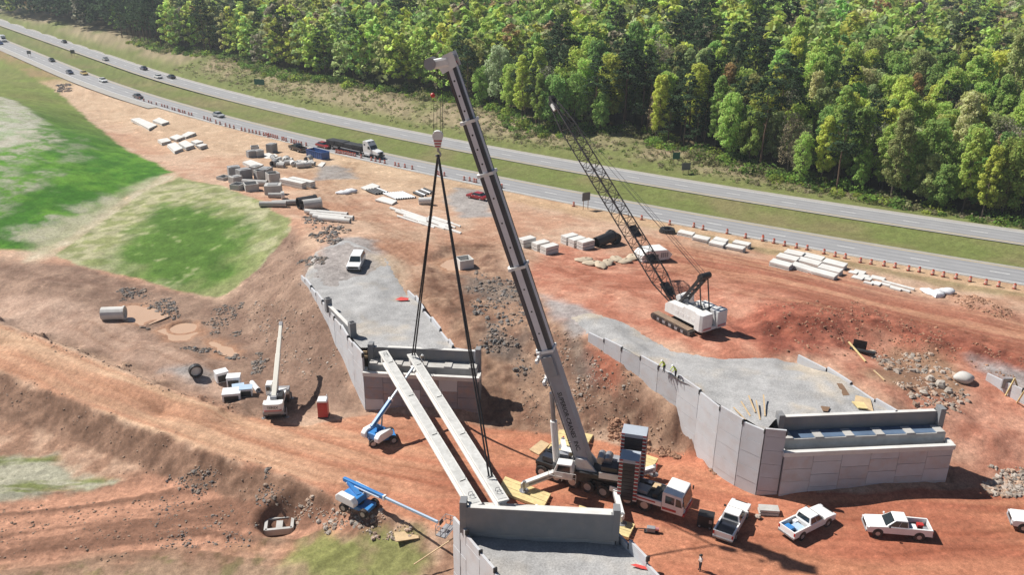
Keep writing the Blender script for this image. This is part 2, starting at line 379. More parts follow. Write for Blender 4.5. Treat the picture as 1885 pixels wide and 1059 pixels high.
def G(x,y):
    """point of the ground seen at picture point x, y"""
    z=0.
    for i in range(7):
        q=U(x,y,z); zn=gz(q[0],q[1]); z=z+(zn-z)*.7
    q=U(x,y,z); return np.array([q[0],q[1],gz(q[0],q[1])])
def GP(pts):
    """many picture points at once -> ground xy"""
    pts=np.array(pts,float); z=np.zeros(len(pts))
    d=np.stack([(pts[:,0]-PW/2)/F,(pts[:,1]-PH/2)/F,np.ones(len(pts))],1)@CM
    for i in range(8):
        t=(z-CH)/d[:,2]; q=CO+d*t[:,None]; z=z+(ground(q[:,0],q[:,1])-z)*.7
    t=(z-CH)/d[:,2]; return (CO+d*t[:,None])[:,:2]
def sdf(X,Y,poly):
    """signed distance to polygon, positive inside"""
    p=np.array(poly); x=X.ravel();y=Y.ravel(); d2=np.full(x.shape,1e12); ins=np.zeros(x.shape,bool); n=len(p)
    for i in range(n):
        a=p[i];b=p[(i+1)%n]; e=b-a; wx=x-a[0];wy=y-a[1]; t=np.clip((wx*e[0]+wy*e[1])/(e@e+1e-12),0,1)
        d2=np.minimum(d2,(wx-e[0]*t)**2+(wy-e[1]*t)**2)
        c=((a[1]>y)!=(b[1]>y))
        with np.errstate(divide='ignore',invalid='ignore'):
            xi=(b[0]-a[0])*(y-a[1])/(b[1]-a[1]+1e-12)+a[0]
        ins^=c&(x<xi)
    return (np.sqrt(d2)*np.where(ins,1,-1)).reshape(X.shape)
def pdist(X,Y,line):
    """distance to a polyline, signed side, and run along it"""
    p=np.array(line); best=np.full(X.shape,1e9); sg=np.zeros(X.shape); al=np.zeros(X.shape); run=0
    for a,b in zip(p[:-1],p[1:]):
        e=b-a;l=math.hypot(*e)+1e-9; wx=X-a[0];wy=Y-a[1]; t=np.clip((wx*e[0]+wy*e[1])/(l*l),0,1)
        d=np.hypot(wx-e[0]*t,wy-e[1]*t); m=d<best
        best=np.where(m,d,best); sg=np.where(m,np.sign(e[0]*wy-e[1]*wx),sg); al=np.where(m,run+t*l,al); run+=l
    return best,sg,al

# ------------------------------------------------------------------ ground sheet
def lin(r,g,b,k=1.32):
    f=lambda c:(c/255/12.92 if c/255<=.04045 else ((c/255+.055)/1.055)**2.4)
    return np.array([f(r),f(g),f(b)])/k
ys=[-60.]
while ys[-1]<6000:
    y=ys[-1]
    if y<44: d=4.
    elif y<75: d=.25
    elif y<130: d=.25+.2*(y-75)/55
    elif y<250: d=.45+.9*(y-130)/120
    else: d=1.35+.05*(y-250)
    ys.append(y+d)
ys=np.array(ys)
us=np.concatenate([np.linspace(-3,-1.1,8),np.arange(-1.0,.901,.0029),np.linspace(1.0,3,8)])
YY,UU=np.meshgrid(ys,us,indexing='ij'); XX=UU*(np.maximum(YY,30)+26)
# the smooth surface is solved on every second row and column, then filled in
def _up(A,n,ax):
    i=np.arange(0,n,2); i=np.append(i,n-1) if (n-1)%2 else i
    return i
_ri=_up(None,len(ys),0); _ci=_up(None,len(us),1)
_zc=ground(XX[np.ix_(_ri,_ci)],YY[np.ix_(_ri,_ci)])
_t=np.stack([np.interp(np.arange(len(us)),_ci,r) for r in _zc]); _f=np.interp(np.arange(len(ys)),_ri,np.arange(len(_ri))); _k=np.minimum(_f.astype(int),len(_ri)-2); _w=(_f-_k)[:,None]
ZZ=_t[_k]*(1-_w)+_t[_k+1]*_w
HS,HOFF=hinv(XX,YY)
near=(YY<400)
def warp(a,sc): return (fbm(XX/sc,YY/sc,4)-.5)*a
n1=fbm(XX/9,YY/9,4); n2=fbm(XX/2.2+50,YY/2.2,4); n3=fbm(XX/.8,YY/.8+30,3); n4=fbm(XX/25+8,YY/25,3)
COLR=np.zeros(XX.shape+(3,)); 
def paint(mask,c,amt=1.):
    global COLR
    k=(np.clip(mask,0,1)*amt)[...,None]; COLR=COLR*(1-k)+np.asarray(c)*k
def mixc(a,b,t): return np.asarray(a)*(1-t[...,None])+np.asarray(b)*t[...,None]
SD={}
def region(pts,soft=1.,wa=2.,ws=4.):
    w_=GP(pts); mg_=soft+wa+1; m_=(XX>w_[:,0].min()-mg_)&(XX<w_[:,0].max()+mg_)&(YY>w_[:,1].min()-mg_)&(YY<w_[:,1].max()+mg_); out=np.zeros(XX.shape); x,y=XX[m_],YY[m_]
    out[m_]=sst(-soft,soft,sdf(x,y,w_)+(fbm(x/ws,y/ws,4)-.5)*wa); return out
# yard: pale tan to orange earth
COLR=mixc(lin(206,172,144),lin(196,148,118),sst(.35,.65,n1*.7+n2*.3))
# red clay around the crawler crane and to the right
red=region([(960,520),(1010,440),(1150,470),(1300,470),(1500,520),(1700,560),(1950,610),(1950,905),(1820,890),(1740,840),(1480,660),(1380,680),(1080,610),(980,590)],3,6,9)
paint(red,mixc(lin(208,150,122),lin(190,120,93),sst(.35,.62,n1*.5+n2*.5)))
deep=region([(1330,600),(1420,560),(1600,560),(1885,640),(1885,690),(1700,640),(1600,610),(1500,650),(1420,650)],2,6,7)
paint(deep,mixc(lin(174,98,74),lin(144,74,56),sst(.35,.65,n2)),.85)
paint(region([(1640,640),(1720,640),(1780,690),(1760,740),(1680,730),(1600,690)],1.5,4,4),mixc(lin(165,135,105),lin(150,110,85),n2),.9)
# brown slopes
brown=region([(-100,480),(150,490),(330,545),(420,545),(540,420),(560,440),(600,520),(640,650),(670,760),(560,760),(440,760),(300,705),(150,642),(-100,560)],1.5,4,5)
paint(brown,mixc(lin(163,133,112),lin(140,110,92),sst(.3,.7,n2*.6+n1*.4)))
paint(region([(-100,545),(100,545),(230,600),(330,640),(430,700),(440,740),(300,700),(150,635),(-100,570)],1.5,4,5),mixc(lin(198,168,146),lin(176,140,118),n2),.95)
bet=region([(800,450),(900,450),(1000,560),(1090,615),(1180,700),(1300,800),(1420,915),(1340,870),(1180,815),(1030,805),(950,792),(890,770),(850,640),(770,530)],1.5,4,5)
paint(bet,mixc(lin(172,138,112),lin(142,105,84),sst(.3,.7,n2*.6+n3*.4)))
paint(region([(1085,640),(1120,650),(1150,690),(1130,720),(1090,700)],1,3,3),lin(176,100,72),.8)
for pl in ([(900,600),(960,620),(960,690),(900,660)],[(850,505),(960,530),(960,560),(860,540)],[(1060,640),(1090,650),(1090,700),(1060,690)]):
    paint(region(pl,1.5,4,2.5),mixc(lin(120,115,108),lin(95,92,88),n3),.6)
# haul road and crane pad
HR=[(-300,560),(0,640),(150,698),(300,758),(450,805),(600,850),(800,890),(1000,880),(1200,900),(1500,960),(1900,960)]
haul=region([(-300,500),(0,597),(150,655),(300,717),(440,766),(560,783),(680,762),(800,770),(950,792),(1100,812),(1290,840),(1400,905),(1600,910),(1800,900),(2000,880),(2000,1200),(1200,1200),(850,990),(760,967),(640,932),(560,891),(450,855),(300,803),(150,747),(0,690),(-300,620)],.25,.7,1.5)
hl=GP([p for p in HR if p[0]>=-300]); hd,hsg,hal=pdist(XX,YY,hl)
streak=fbm(hd*hsg*1.1+3,hal*.035,4); streak2=fbm(hd*hsg*3.2+30,hal*.08,3)
redx=sst(-40,5,XX)
hc=mixc(mixc(lin(222,182,146),lin(204,150,116),sst(.3,.7,streak)),mixc(lin(202,134,98),lin(184,108,78),sst(.3,.7,n1*.5+streak*.5)),redx)
paint(haul,hc*(1-.22*(streak2-.5)[...,None]))
# long wheel paths in the right yard, parallel with the highway
yard=region([(1180,440),(1420,480),(1700,545),(1950,600),(1950,680),(1700,610),(1500,560),(1250,500)],3,5,8)
ys1=fbm(HOFF*.9+3,HS*.03,4)
paint(yard,mixc(lin(205,150,115),lin(172,106,80),sst(.32,.62,ys1)),.85)
# sandy verge beside the near carriageway
edge=sst(-13,-8.5,HOFF+warp(3,5))*(1-sst(-5.5,-4,HOFF))
paint(edge*(HS>-60),mixc(lin(208,176,138),lin(196,158,118),n2),.9)
paint(sst(-40,-16,HOFF+warp(14,15))*(1-sst(-5.5,-4,HOFF))*sst(-250,-215,HS)*(1-sst(-30,10,HS)),mixc(lin(212,184,152),lin(206,172,136),n2),.85)
paint(sst(-14,-10,HOFF+warp(4,4))*(1-sst(-9.5,-8,HOFF+warp(2,3)))*sst(15,45,HS),mixc(lin(140,132,88),lin(165,140,100),n2),.75)
# gravel patches
for pl in ([(560,508),(585,470),(620,440),(660,436),(690,442),(700,470),(720,520),(760,545),(740,600),(640,620)],[(1000,545),(1060,560),(1130,600),(1060,612),(1010,580)],[(1790,660),(1830,668),(1900,690),(1900,730),(1830,700)],[(840,345),(900,350),(910,400),(850,400),(820,370)],[(590,300),(640,310),(660,330),(580,330)],[(300,680),(360,672),(400,690),(370,705)]):
    paint(region(pl,1.2,3,3),mixc(lin(176,174,172),lin(150,149,149),n3),.85)
paint(region([(680,470),(720,470),(760,545),(770,570),(720,560)],2,4,4),lin(196,178,152),.7)
# tyre tracks: paired ruts
TR=[([(640,330),(600,365),(640,390),(720,405),(790,450),(900,455),(1000,460)],1.),([(530,300),(600,340),(660,380),(720,400)],1.),([(700,440),(740,490),(760,540),(840,610),(900,700),(940,780)],1.),([(720,430),(770,470),(790,520),(860,600),(920,690)],.9),
([(690,455),(740,430),(830,440),(960,470),(1060,500),(1180,500),(1280,515),(1420,520)],1.),([(960,430),(1100,480),(1250,500),(1400,545),(1600,590),(1800,640)],1.),([(1200,440),(1330,470),(1500,520),(1700,570),(1885,610)],1.),
([(1020,480),(1100,520),(1200,525),(1300,490),(1290,450)],.8),([(1500,650),(1560,720),(1640,800),(1740,880)],1.),([(1450,600),(1520,580),(1620,575),(1750,600)],1.),([(150,600),(220,640),(300,640),(380,680)],.9),([(430,760),(520,800),(700,860),(900,900)],.8),([(560,300),(620,310),(700,330),(830,345)],.9),([(0,500),(100,520),(200,530)],.8),([(1380,1000),(1500,1010),(1700,1000),(1885,990)],.8),([(1250,880),(1350,920),(1500,1030)],.6),([(-100,600),(60,640),(250,720),(420,785),(620,850)],.8),([(-100,630),(100,690),(300,770),(500,840),(700,900)],.8),([(40,640),(200,695),(380,760),(560,800),(760,800)],.7),([(700,790),(850,830),(950,850)],.6),([(1300,1010),(1450,1040),(1600,1059)],.6),([(1550,940),(1700,930),(1885,920)],.7),([(1480,540),(1600,600),(1700,640),(1885,690)],.8),([(840,420),(900,440),(960,500)],.8),([(560,320),(640,350),(700,420),(760,480),(800,540)],.9),([(300,235),(420,270),(560,310),(700,330)],.6),([(600,320),(590,350),(620,385),(690,410),(770,440),(880,450)],1.),([(690,440),(745,470),(765,520),(800,560)],1.),([(760,450),(800,490),(830,540),(880,580)],.8),([(430,300),(520,318),(600,330),(640,315),(650,300)],.9),([(640,330),(700,345),(830,340),(960,370),(1080,400)],.8),([(960,470),(1040,490),(1120,485),(1180,470)],.9),([(1230,430),(1260,480),(1330,500),(1450,515)],.8),([(1640,560),(1760,600),(1885,660)],.8),([(1200,560),(1150,540),(1080,520),(1000,520)],.7)]
RUT=np.zeros(XX.shape)
for pts,a in TR:
    w_=GP(pts); mk=(XX>w_[:,0].min()-7)&(XX<w_[:,0].max()+7)&(YY>w_[:,1].min()-7)&(YY<w_[:,1].max()+7)
    d,sg,al=pdist(XX[mk],YY[mk],w_); brk=sst(.3,.55,fbm(al*.12+pts[0][0],d*0+pts[0][1],3))
    for o in (-1.05,1.05):
        RUT[mk]=np.maximum(RUT[mk],np.exp(-((d*sg-o+(n1[mk]-.5)*1.5)/.34)**2)*a*(.35+.65*brk))
    RUT[mk]=np.maximum(RUT[mk],.45*np.exp(-(d/2.6)**2)*a*brk)
soil=np.ones(XX.shape)
paint((HOFF>-4.2)*1.,lin(136,140,76))
# grass: highway median, verges and bank
mg=sst(4.3,5.3,HOFF+warp(.8,3))*(1-sst(17.6,18.6,HOFF+warp(.8,3)))
mc=mixc(mixc(lin(112,126,60),lin(128,134,72),n2),lin(144,130,90),sst(.45,.68,n4*.6+n1*.4)*.7)
paint(mg,mc*(1-.25*(n3-.5)[...,None])); soil*=1-mg
bankm=sst(27.2,28.6,HOFF+warp(1,3))
bc=mixc(mixc(lin(112,126,60),lin(134,136,78),n2),mixc(lin(172,152,122),lin(150,140,100),n3),sst(.3,.55,n1*.5+n4*.5)*sst(31,38,HOFF)*sst(100,20,HS))
paint(bankm,bc*(1-.3*(n3-.5)[...,None])); soil*=1-bankm
wood=sst(44,54,HOFF+warp(10,9)) ; paint(wood*sst(60,20,HS)+sst(33,38,HOFF+warp(4,6))*sst(20,60,HS),mixc(lin(120,98,70),lin(84,84,48),n2),.9)
lv=(1-sst(-7,-5.5,HOFF+warp(1,3)))*sst(-26,-20,HOFF+warp(6,8))*sst(-205,-235,HS)
paint(lv,mixc(lin(140,140,72),lin(160,138,92),sst(.4,.65,n1)),1); soil*=1-lv
# grass hill on the left
gh=region([(-400,110),(0,112),(60,142),(110,172),(170,226),(230,274),(290,302),(316,316),(280,335),(200,385),(110,445),(60,462),(-300,470)],.7,2,3)
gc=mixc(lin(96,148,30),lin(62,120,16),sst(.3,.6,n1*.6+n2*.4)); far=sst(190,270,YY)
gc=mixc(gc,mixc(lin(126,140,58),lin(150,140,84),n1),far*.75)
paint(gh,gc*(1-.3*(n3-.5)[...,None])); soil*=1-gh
paint(region([(-400,150),(0,178),(40,195),(82,225),(60,250),(0,280),(-400,300)],1.5,5,4)*(.55+.45*sst(.35,.6,n2)),mixc(lin(204,200,188),lin(180,176,150),n3),.9)
paint(region([(40,430),(110,405),(230,350),(300,322),(330,325),(260,375),(150,450),(60,475)],2.5,6,3),mixc(lin(202,192,168),lin(170,168,120),n2),.85)
for pl,am in (([(0,245),(100,238),(112,262),(60,290),(0,300)],.8),([(35,335),(100,312),(105,326),(50,352)],.9),([(-100,300),(40,300),(60,350),(0,400),(-100,420)],.55),([(0,440),(60,405),(130,385),(200,360),(150,400),(60,450)],.7),([(120,260),(150,255),(140,300),(110,300)],.45)):
    paint(region(pl,2.5,9,3)*sst(.35,.62,n2*.6+n3*.4),lin(196,190,168),am)
g2=region([(330,326),(400,340),(470,365),(532,402),(535,425),(480,490),(420,540),(390,548),(330,535),(250,512),(150,490),(100,470),(200,400),(270,350)],.3,.8,1.5)
gcore=region([(300,380),(400,385),(470,420),(450,470),(400,525),(330,525),(230,500),(200,470),(250,430)],4,9,5)
d2,_,a2=pdist(XX,YY,GP([(330,330),(260,420),(180,480)])); rows=fbm(d2*.45,a2*.6,3)
paint(g2,mixc(mixc(lin(184,178,138),lin(150,154,98),sst(.35,.6,rows)),mixc(lin(98,134,46),lin(74,112,34),n2),np.clip(gcore*sst(.15,.42,rows*.4+n2*.3+n3*.3)+.2*n2,0,1))*(1-.3*(n3-.5)[...,None])); soil*=1-g2
# bottom left: eroded clay, a thin sown strip and rough grass
bl=region([(-500,690),(0,692),(150,750),(300,806),(450,858),(560,894),(640,935),(760,970),(835,990),(860,1200),(-500,1300)],.8,2,3)
d3,s3,a3=pdist(XX,YY,GP([(-300,1010),(0,960),(250,930),(420,905),(560,900)])); lay=fbm(d3*s3*.9+5,a3*.05,4)
bcl=mixc(mixc(lin(198,160,132),lin(170,130,104),sst(.35,.65,n2)),mixc(lin(196,142,112),lin(140,100,78),sst(.38,.6,lay)),sst(2,9,30-np.abs(d3*s3+3)*3))
paint(bl,bcl)
paint(region([(-500,640),(0,691),(150,748),(300,804),(450,856),(560,893),(640,935),(560,940),(470,925),(400,905),(312,888),(210,842),(100,798),(0,768),(-300,690)],.4,1.6,2),mixc(lin(158,122,98),lin(128,96,76),sst(.3,.7,n2*.5+n3*.5)),.97)
d4,s4,a4=pdist(XX,YY,GP([(-300,905),(0,880),(200,870)]))
paint(region([(-500,845),(0,843),(100,842),(150,875),(230,885),(130,905),(0,922),(-500,950)],.8,2.5,2),mixc(lin(176,176,152),lin(120,136,72),sst(.5,.7,fbm(d4*s4*.9,a4*.15,4))),.9)
bg=region([(500,1070),(560,1000),(600,985),(700,985),(760,990),(770,1020),(800,1080)],1.2,4,3)
paint(bg,mixc(lin(130,136,72),lin(176,152,116),sst(.38,.6,n1*.4+n2*.6))*(1-.3*(n3-.5)[...,None]),.9); soil*=1-bg
bg2=region([(-300,1120),(100,1055),(250,1035),(400,1025),(500,1010),(540,1070),(300,1200)],2.5,6,4)
paint(bg2,mixc(lin(176,148,120),lin(140,136,90),sst(.55,.7,n2*.6+n3*.4)),.7)
# forest floor far away, everything beyond
paint((HOFF>60)*1.,lin(92,86,56),.9)
paint(sst(900,1200,YY),lin(96,106,60),1)
# fine mottling, ruts and pebbles
lumv=COLR.mean(-1,keepdims=True); COLR=(lumv+(COLR-lumv)*.88)*1.02
COLR*=(1-.34*(n3-.5)-.3*(n2-.5))[...,None]
rk=RUT*soil; kk=np.clip(.85*rk,0,.8)[...,None]; COLR=COLR*(1-kk)+COLR*np.array([.62,.55,.5])*kk
peb=(vn(XX/.42,YY/.42)>.93)*soil*near; COLR*=(1+.35*peb)[...,None]
# relief: ruts, lumps, rills down the slopes
ZZ=ZZ-.13*rk*near
offroad=1-sst(-8,-6,HOFF)*(1-sst(28,31,HOFF))
lump=(fbm(XX/2.2,YY/2.2,5,.6)-.5)*.34+(n3-.5)*.14
flat=np.clip(haul*.93+yard*.4+gh*.75+g2*.75,0,1)
ZZ=ZZ+lump*offroad*(1-flat)*np.where(near,1,.3)
rough=np.clip(bet+deep*1.2+brown*.3+bl*.45,0,1)*(1-haul); ridg=1-np.abs(2*fbm(XX/1.15+9,YY/1.15,5,.6)-1)
ZZ=ZZ+rough*(ridg-.75)*.6
sl=region([(420,545),(540,420),(600,520),(640,650),(670,760),(560,740),(470,640)],1.5,3,4)
cc=(XX*.8+YY*.6); ZZ=ZZ-sl*.34*(1-np.abs(2*fbm(cc/.8,(YY-XX)*.05,4)-1))
slb=region([(-500,690),(0,698),(150,754),(300,811),(450,865),(400,905),(312,888),(210,842),(100,798),(0,768),(-300,690)],.8,2,4)
cc=(XX*.93-YY*-.35); ZZ=ZZ-slb*.3*(1-np.abs(2*fbm(cc/.8,(YY*.9-XX*.35)*.05,3)-1))
ZZ=ZZ+bl*(np.round(lay*9)/9*.6+lay*.4-.5)*.55*sst(2,9,30-np.abs(d3*s3+3)*3)
ZZ=ZZ+bankm*(n2-.5)*.9*sst(30,34,HOFF)*near
# lip and dark edge of the cut beside the haul road
lip,_,_=pdist(XX,YY,GP([(-300,500),(0,592),(150,650),(300,711),(440,762)])); ZZ=ZZ+.35*np.exp(-((lip-.7)/.6)**2)*(1-haul)*(.5+n3)
lip2,_,_=pdist(XX,YY,GP([(-100,655),(0,693),(150,750),(300,806),(450,858),(560,894),(640,935),(760,970)])); ZZ=ZZ+.3*np.exp(-(lip2/.7)**2)*(.3+n3)
# flat beds for the standing water
PUD=[[(212,577),(222,561),(262,562),(303,572),(300,583),(262,598),(232,594)],[(383,628),(398,628),(442,648),(428,657),(403,650)],[(290,607),(318,595),(362,600),(375,612),(345,624),(316,626)],[(810,485),(838,472),(856,480),(850,498),(820,496)]]
PZ=[]
for pl in PUD:
    w_=GP(pl); z0=float(np.median(ground(w_[:,0],w_[:,1])))-.1; mk=(XX>w_[:,0].min()-5)&(XX<w_[:,0].max()+5)&(YY>w_[:,1].min()-5)&(YY<w_[:,1].max()+5); x,y=XX[mk],YY[mk]
    d=sdf(x,y,w_)+(fbm(x/1.3,y/1.3,3)-.5)*1.8; h_=z0+.10-.28*sst(-.3,.7,d)+(fbm(x/.7,y/.7,2)-.5)*.05; m_=sst(-3.2,-1.2,d); ZZ[mk]=ZZ[mk]*(1-m_)+h_*m_; PZ.append(z0)
    wet=sst(-1.6,.3,d)*.6; COLR[mk]=COLR[mk]*(1-wet[:,None])+lin(196,148,116)*wet[:,None]
# drainage pits
for px,py,r,dp in ((515,968,2.2,.9),(340,604,1.8,.7)):
    q=G(px,py); rr=np.hypot(XX-q[0],YY-q[1]); ZZ=ZZ-dp*(1-sst(r*.6,r,rr))+.25*np.exp(-((rr-r*1.25)/.5)**2)
ZZ=np.clip(ZZ,-12,30)
ny,nx=XX.shape
ROUGHA=np.clip(.55+.9*rough+.4*slb+.4*sl-.3*flat,.2,1.4)*np.where(YY<160,1,.6)
def sheet(name,X,Y,Z,C,m):
    ny,nx=X.shape; me=bpy.data.meshes.new(name)
    i=np.arange(ny*nx).reshape(ny,nx); q=np.stack([i[:-1,:-1],i[:-1,1:],i[1:,1:],i[1:,:-1]],-1).reshape(-1,4)
    me.vertices.add(ny*nx); me.vertices.foreach_set('co',np.stack([X,Y,Z],-1).astype(np.float32).ravel())
    me.loops.add(q.size); me.loops.foreach_set('vertex_index',q.astype(np.int32).ravel())
    me.polygons.add(len(q)); me.polygons.foreach_set('loop_start',np.arange(0,q.size,4,dtype=np.int32)); me.polygons.foreach_set('loop_total',np.full(len(q),4,np.int32))
    me.polygons.foreach_set('use_smooth',np.ones(len(q),bool))
    a=me.color_attributes.new('soil','FLOAT_COLOR','POINT'); a.data.foreach_set('color',np.concatenate([np.clip(C,0.005,.9),ROUGHA[...,None]],-1).astype(np.float32).ravel())
    me.update(); me.validate(); me.materials.append(m)
    o=bpy.data.objects.new(name,me); COL.objects.link(o); return o
EARTH=mat('earth',(.4,.3,.2),.95,var=.42,scale=2.2,bump=.3,bscale=2.4,attr='soil',spec=.15)
tag(sheet('ground',XX,YY,ZZ,COLR,EARTH),kind='structure')
# exact ground height for standing things on it
def zat(x,y):
    yi=np.clip(np.searchsorted(ys,y)-1,0,ny-2); 
    def row(r):
        u=x/(max(ys[r],30)+26); return np.interp(u,us,ZZ[r])
    t=(y-ys[yi])/(ys[yi+1]-ys[yi]); return float(row(yi)*(1-t)+row(yi+1)*t)
def GZ(px,py):
    z=0.
    for i in range(10):
        q=U(px,py,z); z=z+(zat(q[0],q[1])-z)*.6
    q=U(px,py,z); return Vector((q[0],q[1],zat(q[0],q[1])))

# ------------------------------------------------------------------ carriageways
ASPH=mat('asphalt',(.285,.285,.29),.9,var=.1,scale=.25,bump=.004,bscale=20)
ASPHW=mat('worn_wheel_path_asphalt',(.245,.245,.25),.85,var=.14,scale=.3,bump=.004,bscale=20)
ASPHL=mat('worn_shoulder_asphalt',(.34,.32,.29),.9,var=.14,scale=.4)
PAINTW=mat('white_road_paint',(.62,.62,.6),.7,var=.12,scale=1.5)
PAINTY=mat('yellow_road_paint',(.55,.38,.1),.7,var=.15,scale=1.5)
def strip(name,s0,s1,o0,o1,z,m,parent=None,step=10.):
    n=max(1,int((s1-s0)/step)); b=MB()
    for i in range(n+1):
        s=s0+(s1-s0)*i/n; a=hw(s,o0); c=hw(s,o1); b.v+=[(a[0],a[1],z),(c[0],c[1],z)]
    b.f=[(2*i,2*i+2,2*i+3,2*i+1) for i in range(n)]
    return b.build(name,m,parent)
def carriageway(name,c,lo,hi,label):
    r=strip(name,-750,190,c+lo,c+hi,.0,ASPH); tag(r,label,kind='structure')
    for a,b in ((lo,-4.0),(4.0,hi)):
        if b-a>.3: strip('shoulder',-750,190,c+a,c+b,.006,ASPHL,r)
    strip('edge_line',-750,190,c-3.75,c-3.55,.012,PAINTW if c<10 else PAINTY,r)
    strip('edge_line',-750,190,c+3.55,c+3.75,.012,PAINTY if c<10 else PAINTW,r)
    for o_ in (-2.75,-1.0,1.0,2.75): strip('wheel_path',-750,190,c+o_-.38,c+o_+.38,.004,ASPHW,r)
    ph=(0. if c<10 else 8.5)%12.19
    k=-34
    while k*12.19+ph<175:
        s=k*12.19+ph; strip('lane_dash',s-1.5,s+1.5,c-.1,c+.1,.012,PAINTW,r,1.5); k+=1
carriageway('near_carriageway',0.,-4.6,4.7,'two-lane carriageway beside the building site')
carriageway('far_carriageway',22.6,-4.6,5.6,'two-lane carriageway beyond the grass median')
strip('shoulder_pavement',-750,-150,-7.2,-4.6,.004,ASPHL)['kind']='structure'

# ------------------------------------------------------------------ gravel platforms behind the abutments
def platform(name,poly,ztop,free,label,tan=.4,low=None):
    """poly: xy corners; free: indices of edges (i,i+1) that run out onto the natural ground"""
    poly=[np.array(p[:2]) for p in poly]; pts=[];n=len(poly); st=.55
    for i in range(n):
        a,b=poly[i],poly[(i+1)%n]; k=max(1,int(np.linalg.norm(b-a)/st))
        pts+=[a+(b-a)*j/k for j in range(k)]
    ring=len(pts); A=np.array(poly)
    gx,gy=np.meshgrid(np.arange(A[:,0].min(),A[:,0].max(),st),np.arange(A[:,1].min(),A[:,1].max(),st)); gx=gx+rng.normal(0,.08,gx.shape); gy=gy+rng.normal(0,.08,gy.shape)
    d=sdf(gx,gy,A); m=d>.3; pts+=list(np.stack([gx[m],gy[m]],1))
    vs,es,fs,*_=delaunay_2d_cdt([Vector((float(p[0]),float(p[1]))) for p in pts],[(i,(i+1)%ring) for i in range(ring)],[],1,1e-5)
    X=np.array([v.x for v in vs]);Y=np.array([v.y for v in vs]); fd=np.full(X.shape,99.)
    for i in free:
        dd,_,_=pdist(X,Y,[poly[i],poly[(i+1)%n]]); fd=np.minimum(fd,dd)
    g=np.array([zat(x,y) for x,y in zip(X,Y)]); zt=np.full(X.shape,float(ztop)) if low is None else low(X,Y)
    t=sst(0,5,fd); z=(g+.05)*(1-t)+zt*t; z=np.where(fd<.05,g-.15,z)
    z=z+((fbm(X/1.5,Y/1.5,3)-.5)*.3+(fbm(X/5,Y/5,2)-.5)*.5)*np.minimum(1,fd/2+.0)
    me=bpy.data.meshes.new(name); me.from_pydata([(a,b,c) for a,b,c in zip(X,Y,z)],[],[list(f) for f in fs])
    k=fbm(X/5+4,Y/5,3)*.7+fbm(X/1.2,Y/1.2,2)*.3
    C=mixc(lin(178,177,176),lin(198,184,164),sst(.5,.72,k)*tan); C=C*(1-.4*(fbm(X/.7,Y/.7,2)-.5)-.35*(fbm(X/3.5+7,Y/3.5,3)-.5))[:,None]
    a=me.color_attributes.new('soil','FLOAT_COLOR','POINT'); a.data.foreach_set('color',np.concatenate([C,np.ones((len(C),1))],1).astype(np.float32).ravel())
    me.materials.append(GRAVEL); me.polygons.foreach_set('use_smooth',[True]*len(me.polygons)); me.update()
    if me.polygons and me.polygons[0].normal.z<0: me.flip_normals()
    o=put(name,me); tag(o,label,kind='structure'); return o
GRAVEL=mat('gravel',(.35,.35,.35),.95,var=.3,scale=5,bump=.08,bscale=6,attr='soil',spec=.15)
LA=[(555,507),(563,516),(573,529),(583,541),(594,556),(605,568),(616,586),(629,602),(641,622),(650,634)]
RA=[(751,534),(766,548),(780,572),(795,588),(811,609),(827,629),(834,640)]
TOPA=5.05
la=[U(x,y,TOPA+.2) for x,y in LA]; ra=[U(x,y,TOPA+.15) for x,y in RA]
aL=U(674,757,-2); aR=U(880,768,-2)
platform('gravel_fill',[U(575,470,4.9),la[0],la[4],U(664,640,TOPA),U(857,647,TOPA),ra[-1],ra[3],ra[0],U(715,480,4.8),U(640,445,4.8)],TOPA,[0,8,7,9],'grey gravel fill behind the left abutment',.5)
BW=[(1084,611),(1113,625),(1145,641),(1180,657),(1213,675),(1250,693),(1289,720),(1327,750),(1369,775),(1409,792)]
TOPB=5.5
bw=[U(x,y,TOPB+.15) for x,y in BW]
RB=[(1470,653),(1523,680),(1567,708),(1612,738),(1650,760)]
rb=[U(x,y,TOPB+.15) for x,y in RB]
platform('gravel_fill',[U(1045,583,4.9),bw[0],bw[4],bw[9],U(1428,772,5.6),U(1722,757,5.6),rb[-1],rb[2],rb[0],U(1420,652,5.1),U(1330,652,5.1),U(1240,640,4.9),U(1150,592,4.8),U(1085,575,4.8)],TOPB,[0,8,9,10,11,12,13],'grey gravel fill behind the right abutment',.75)

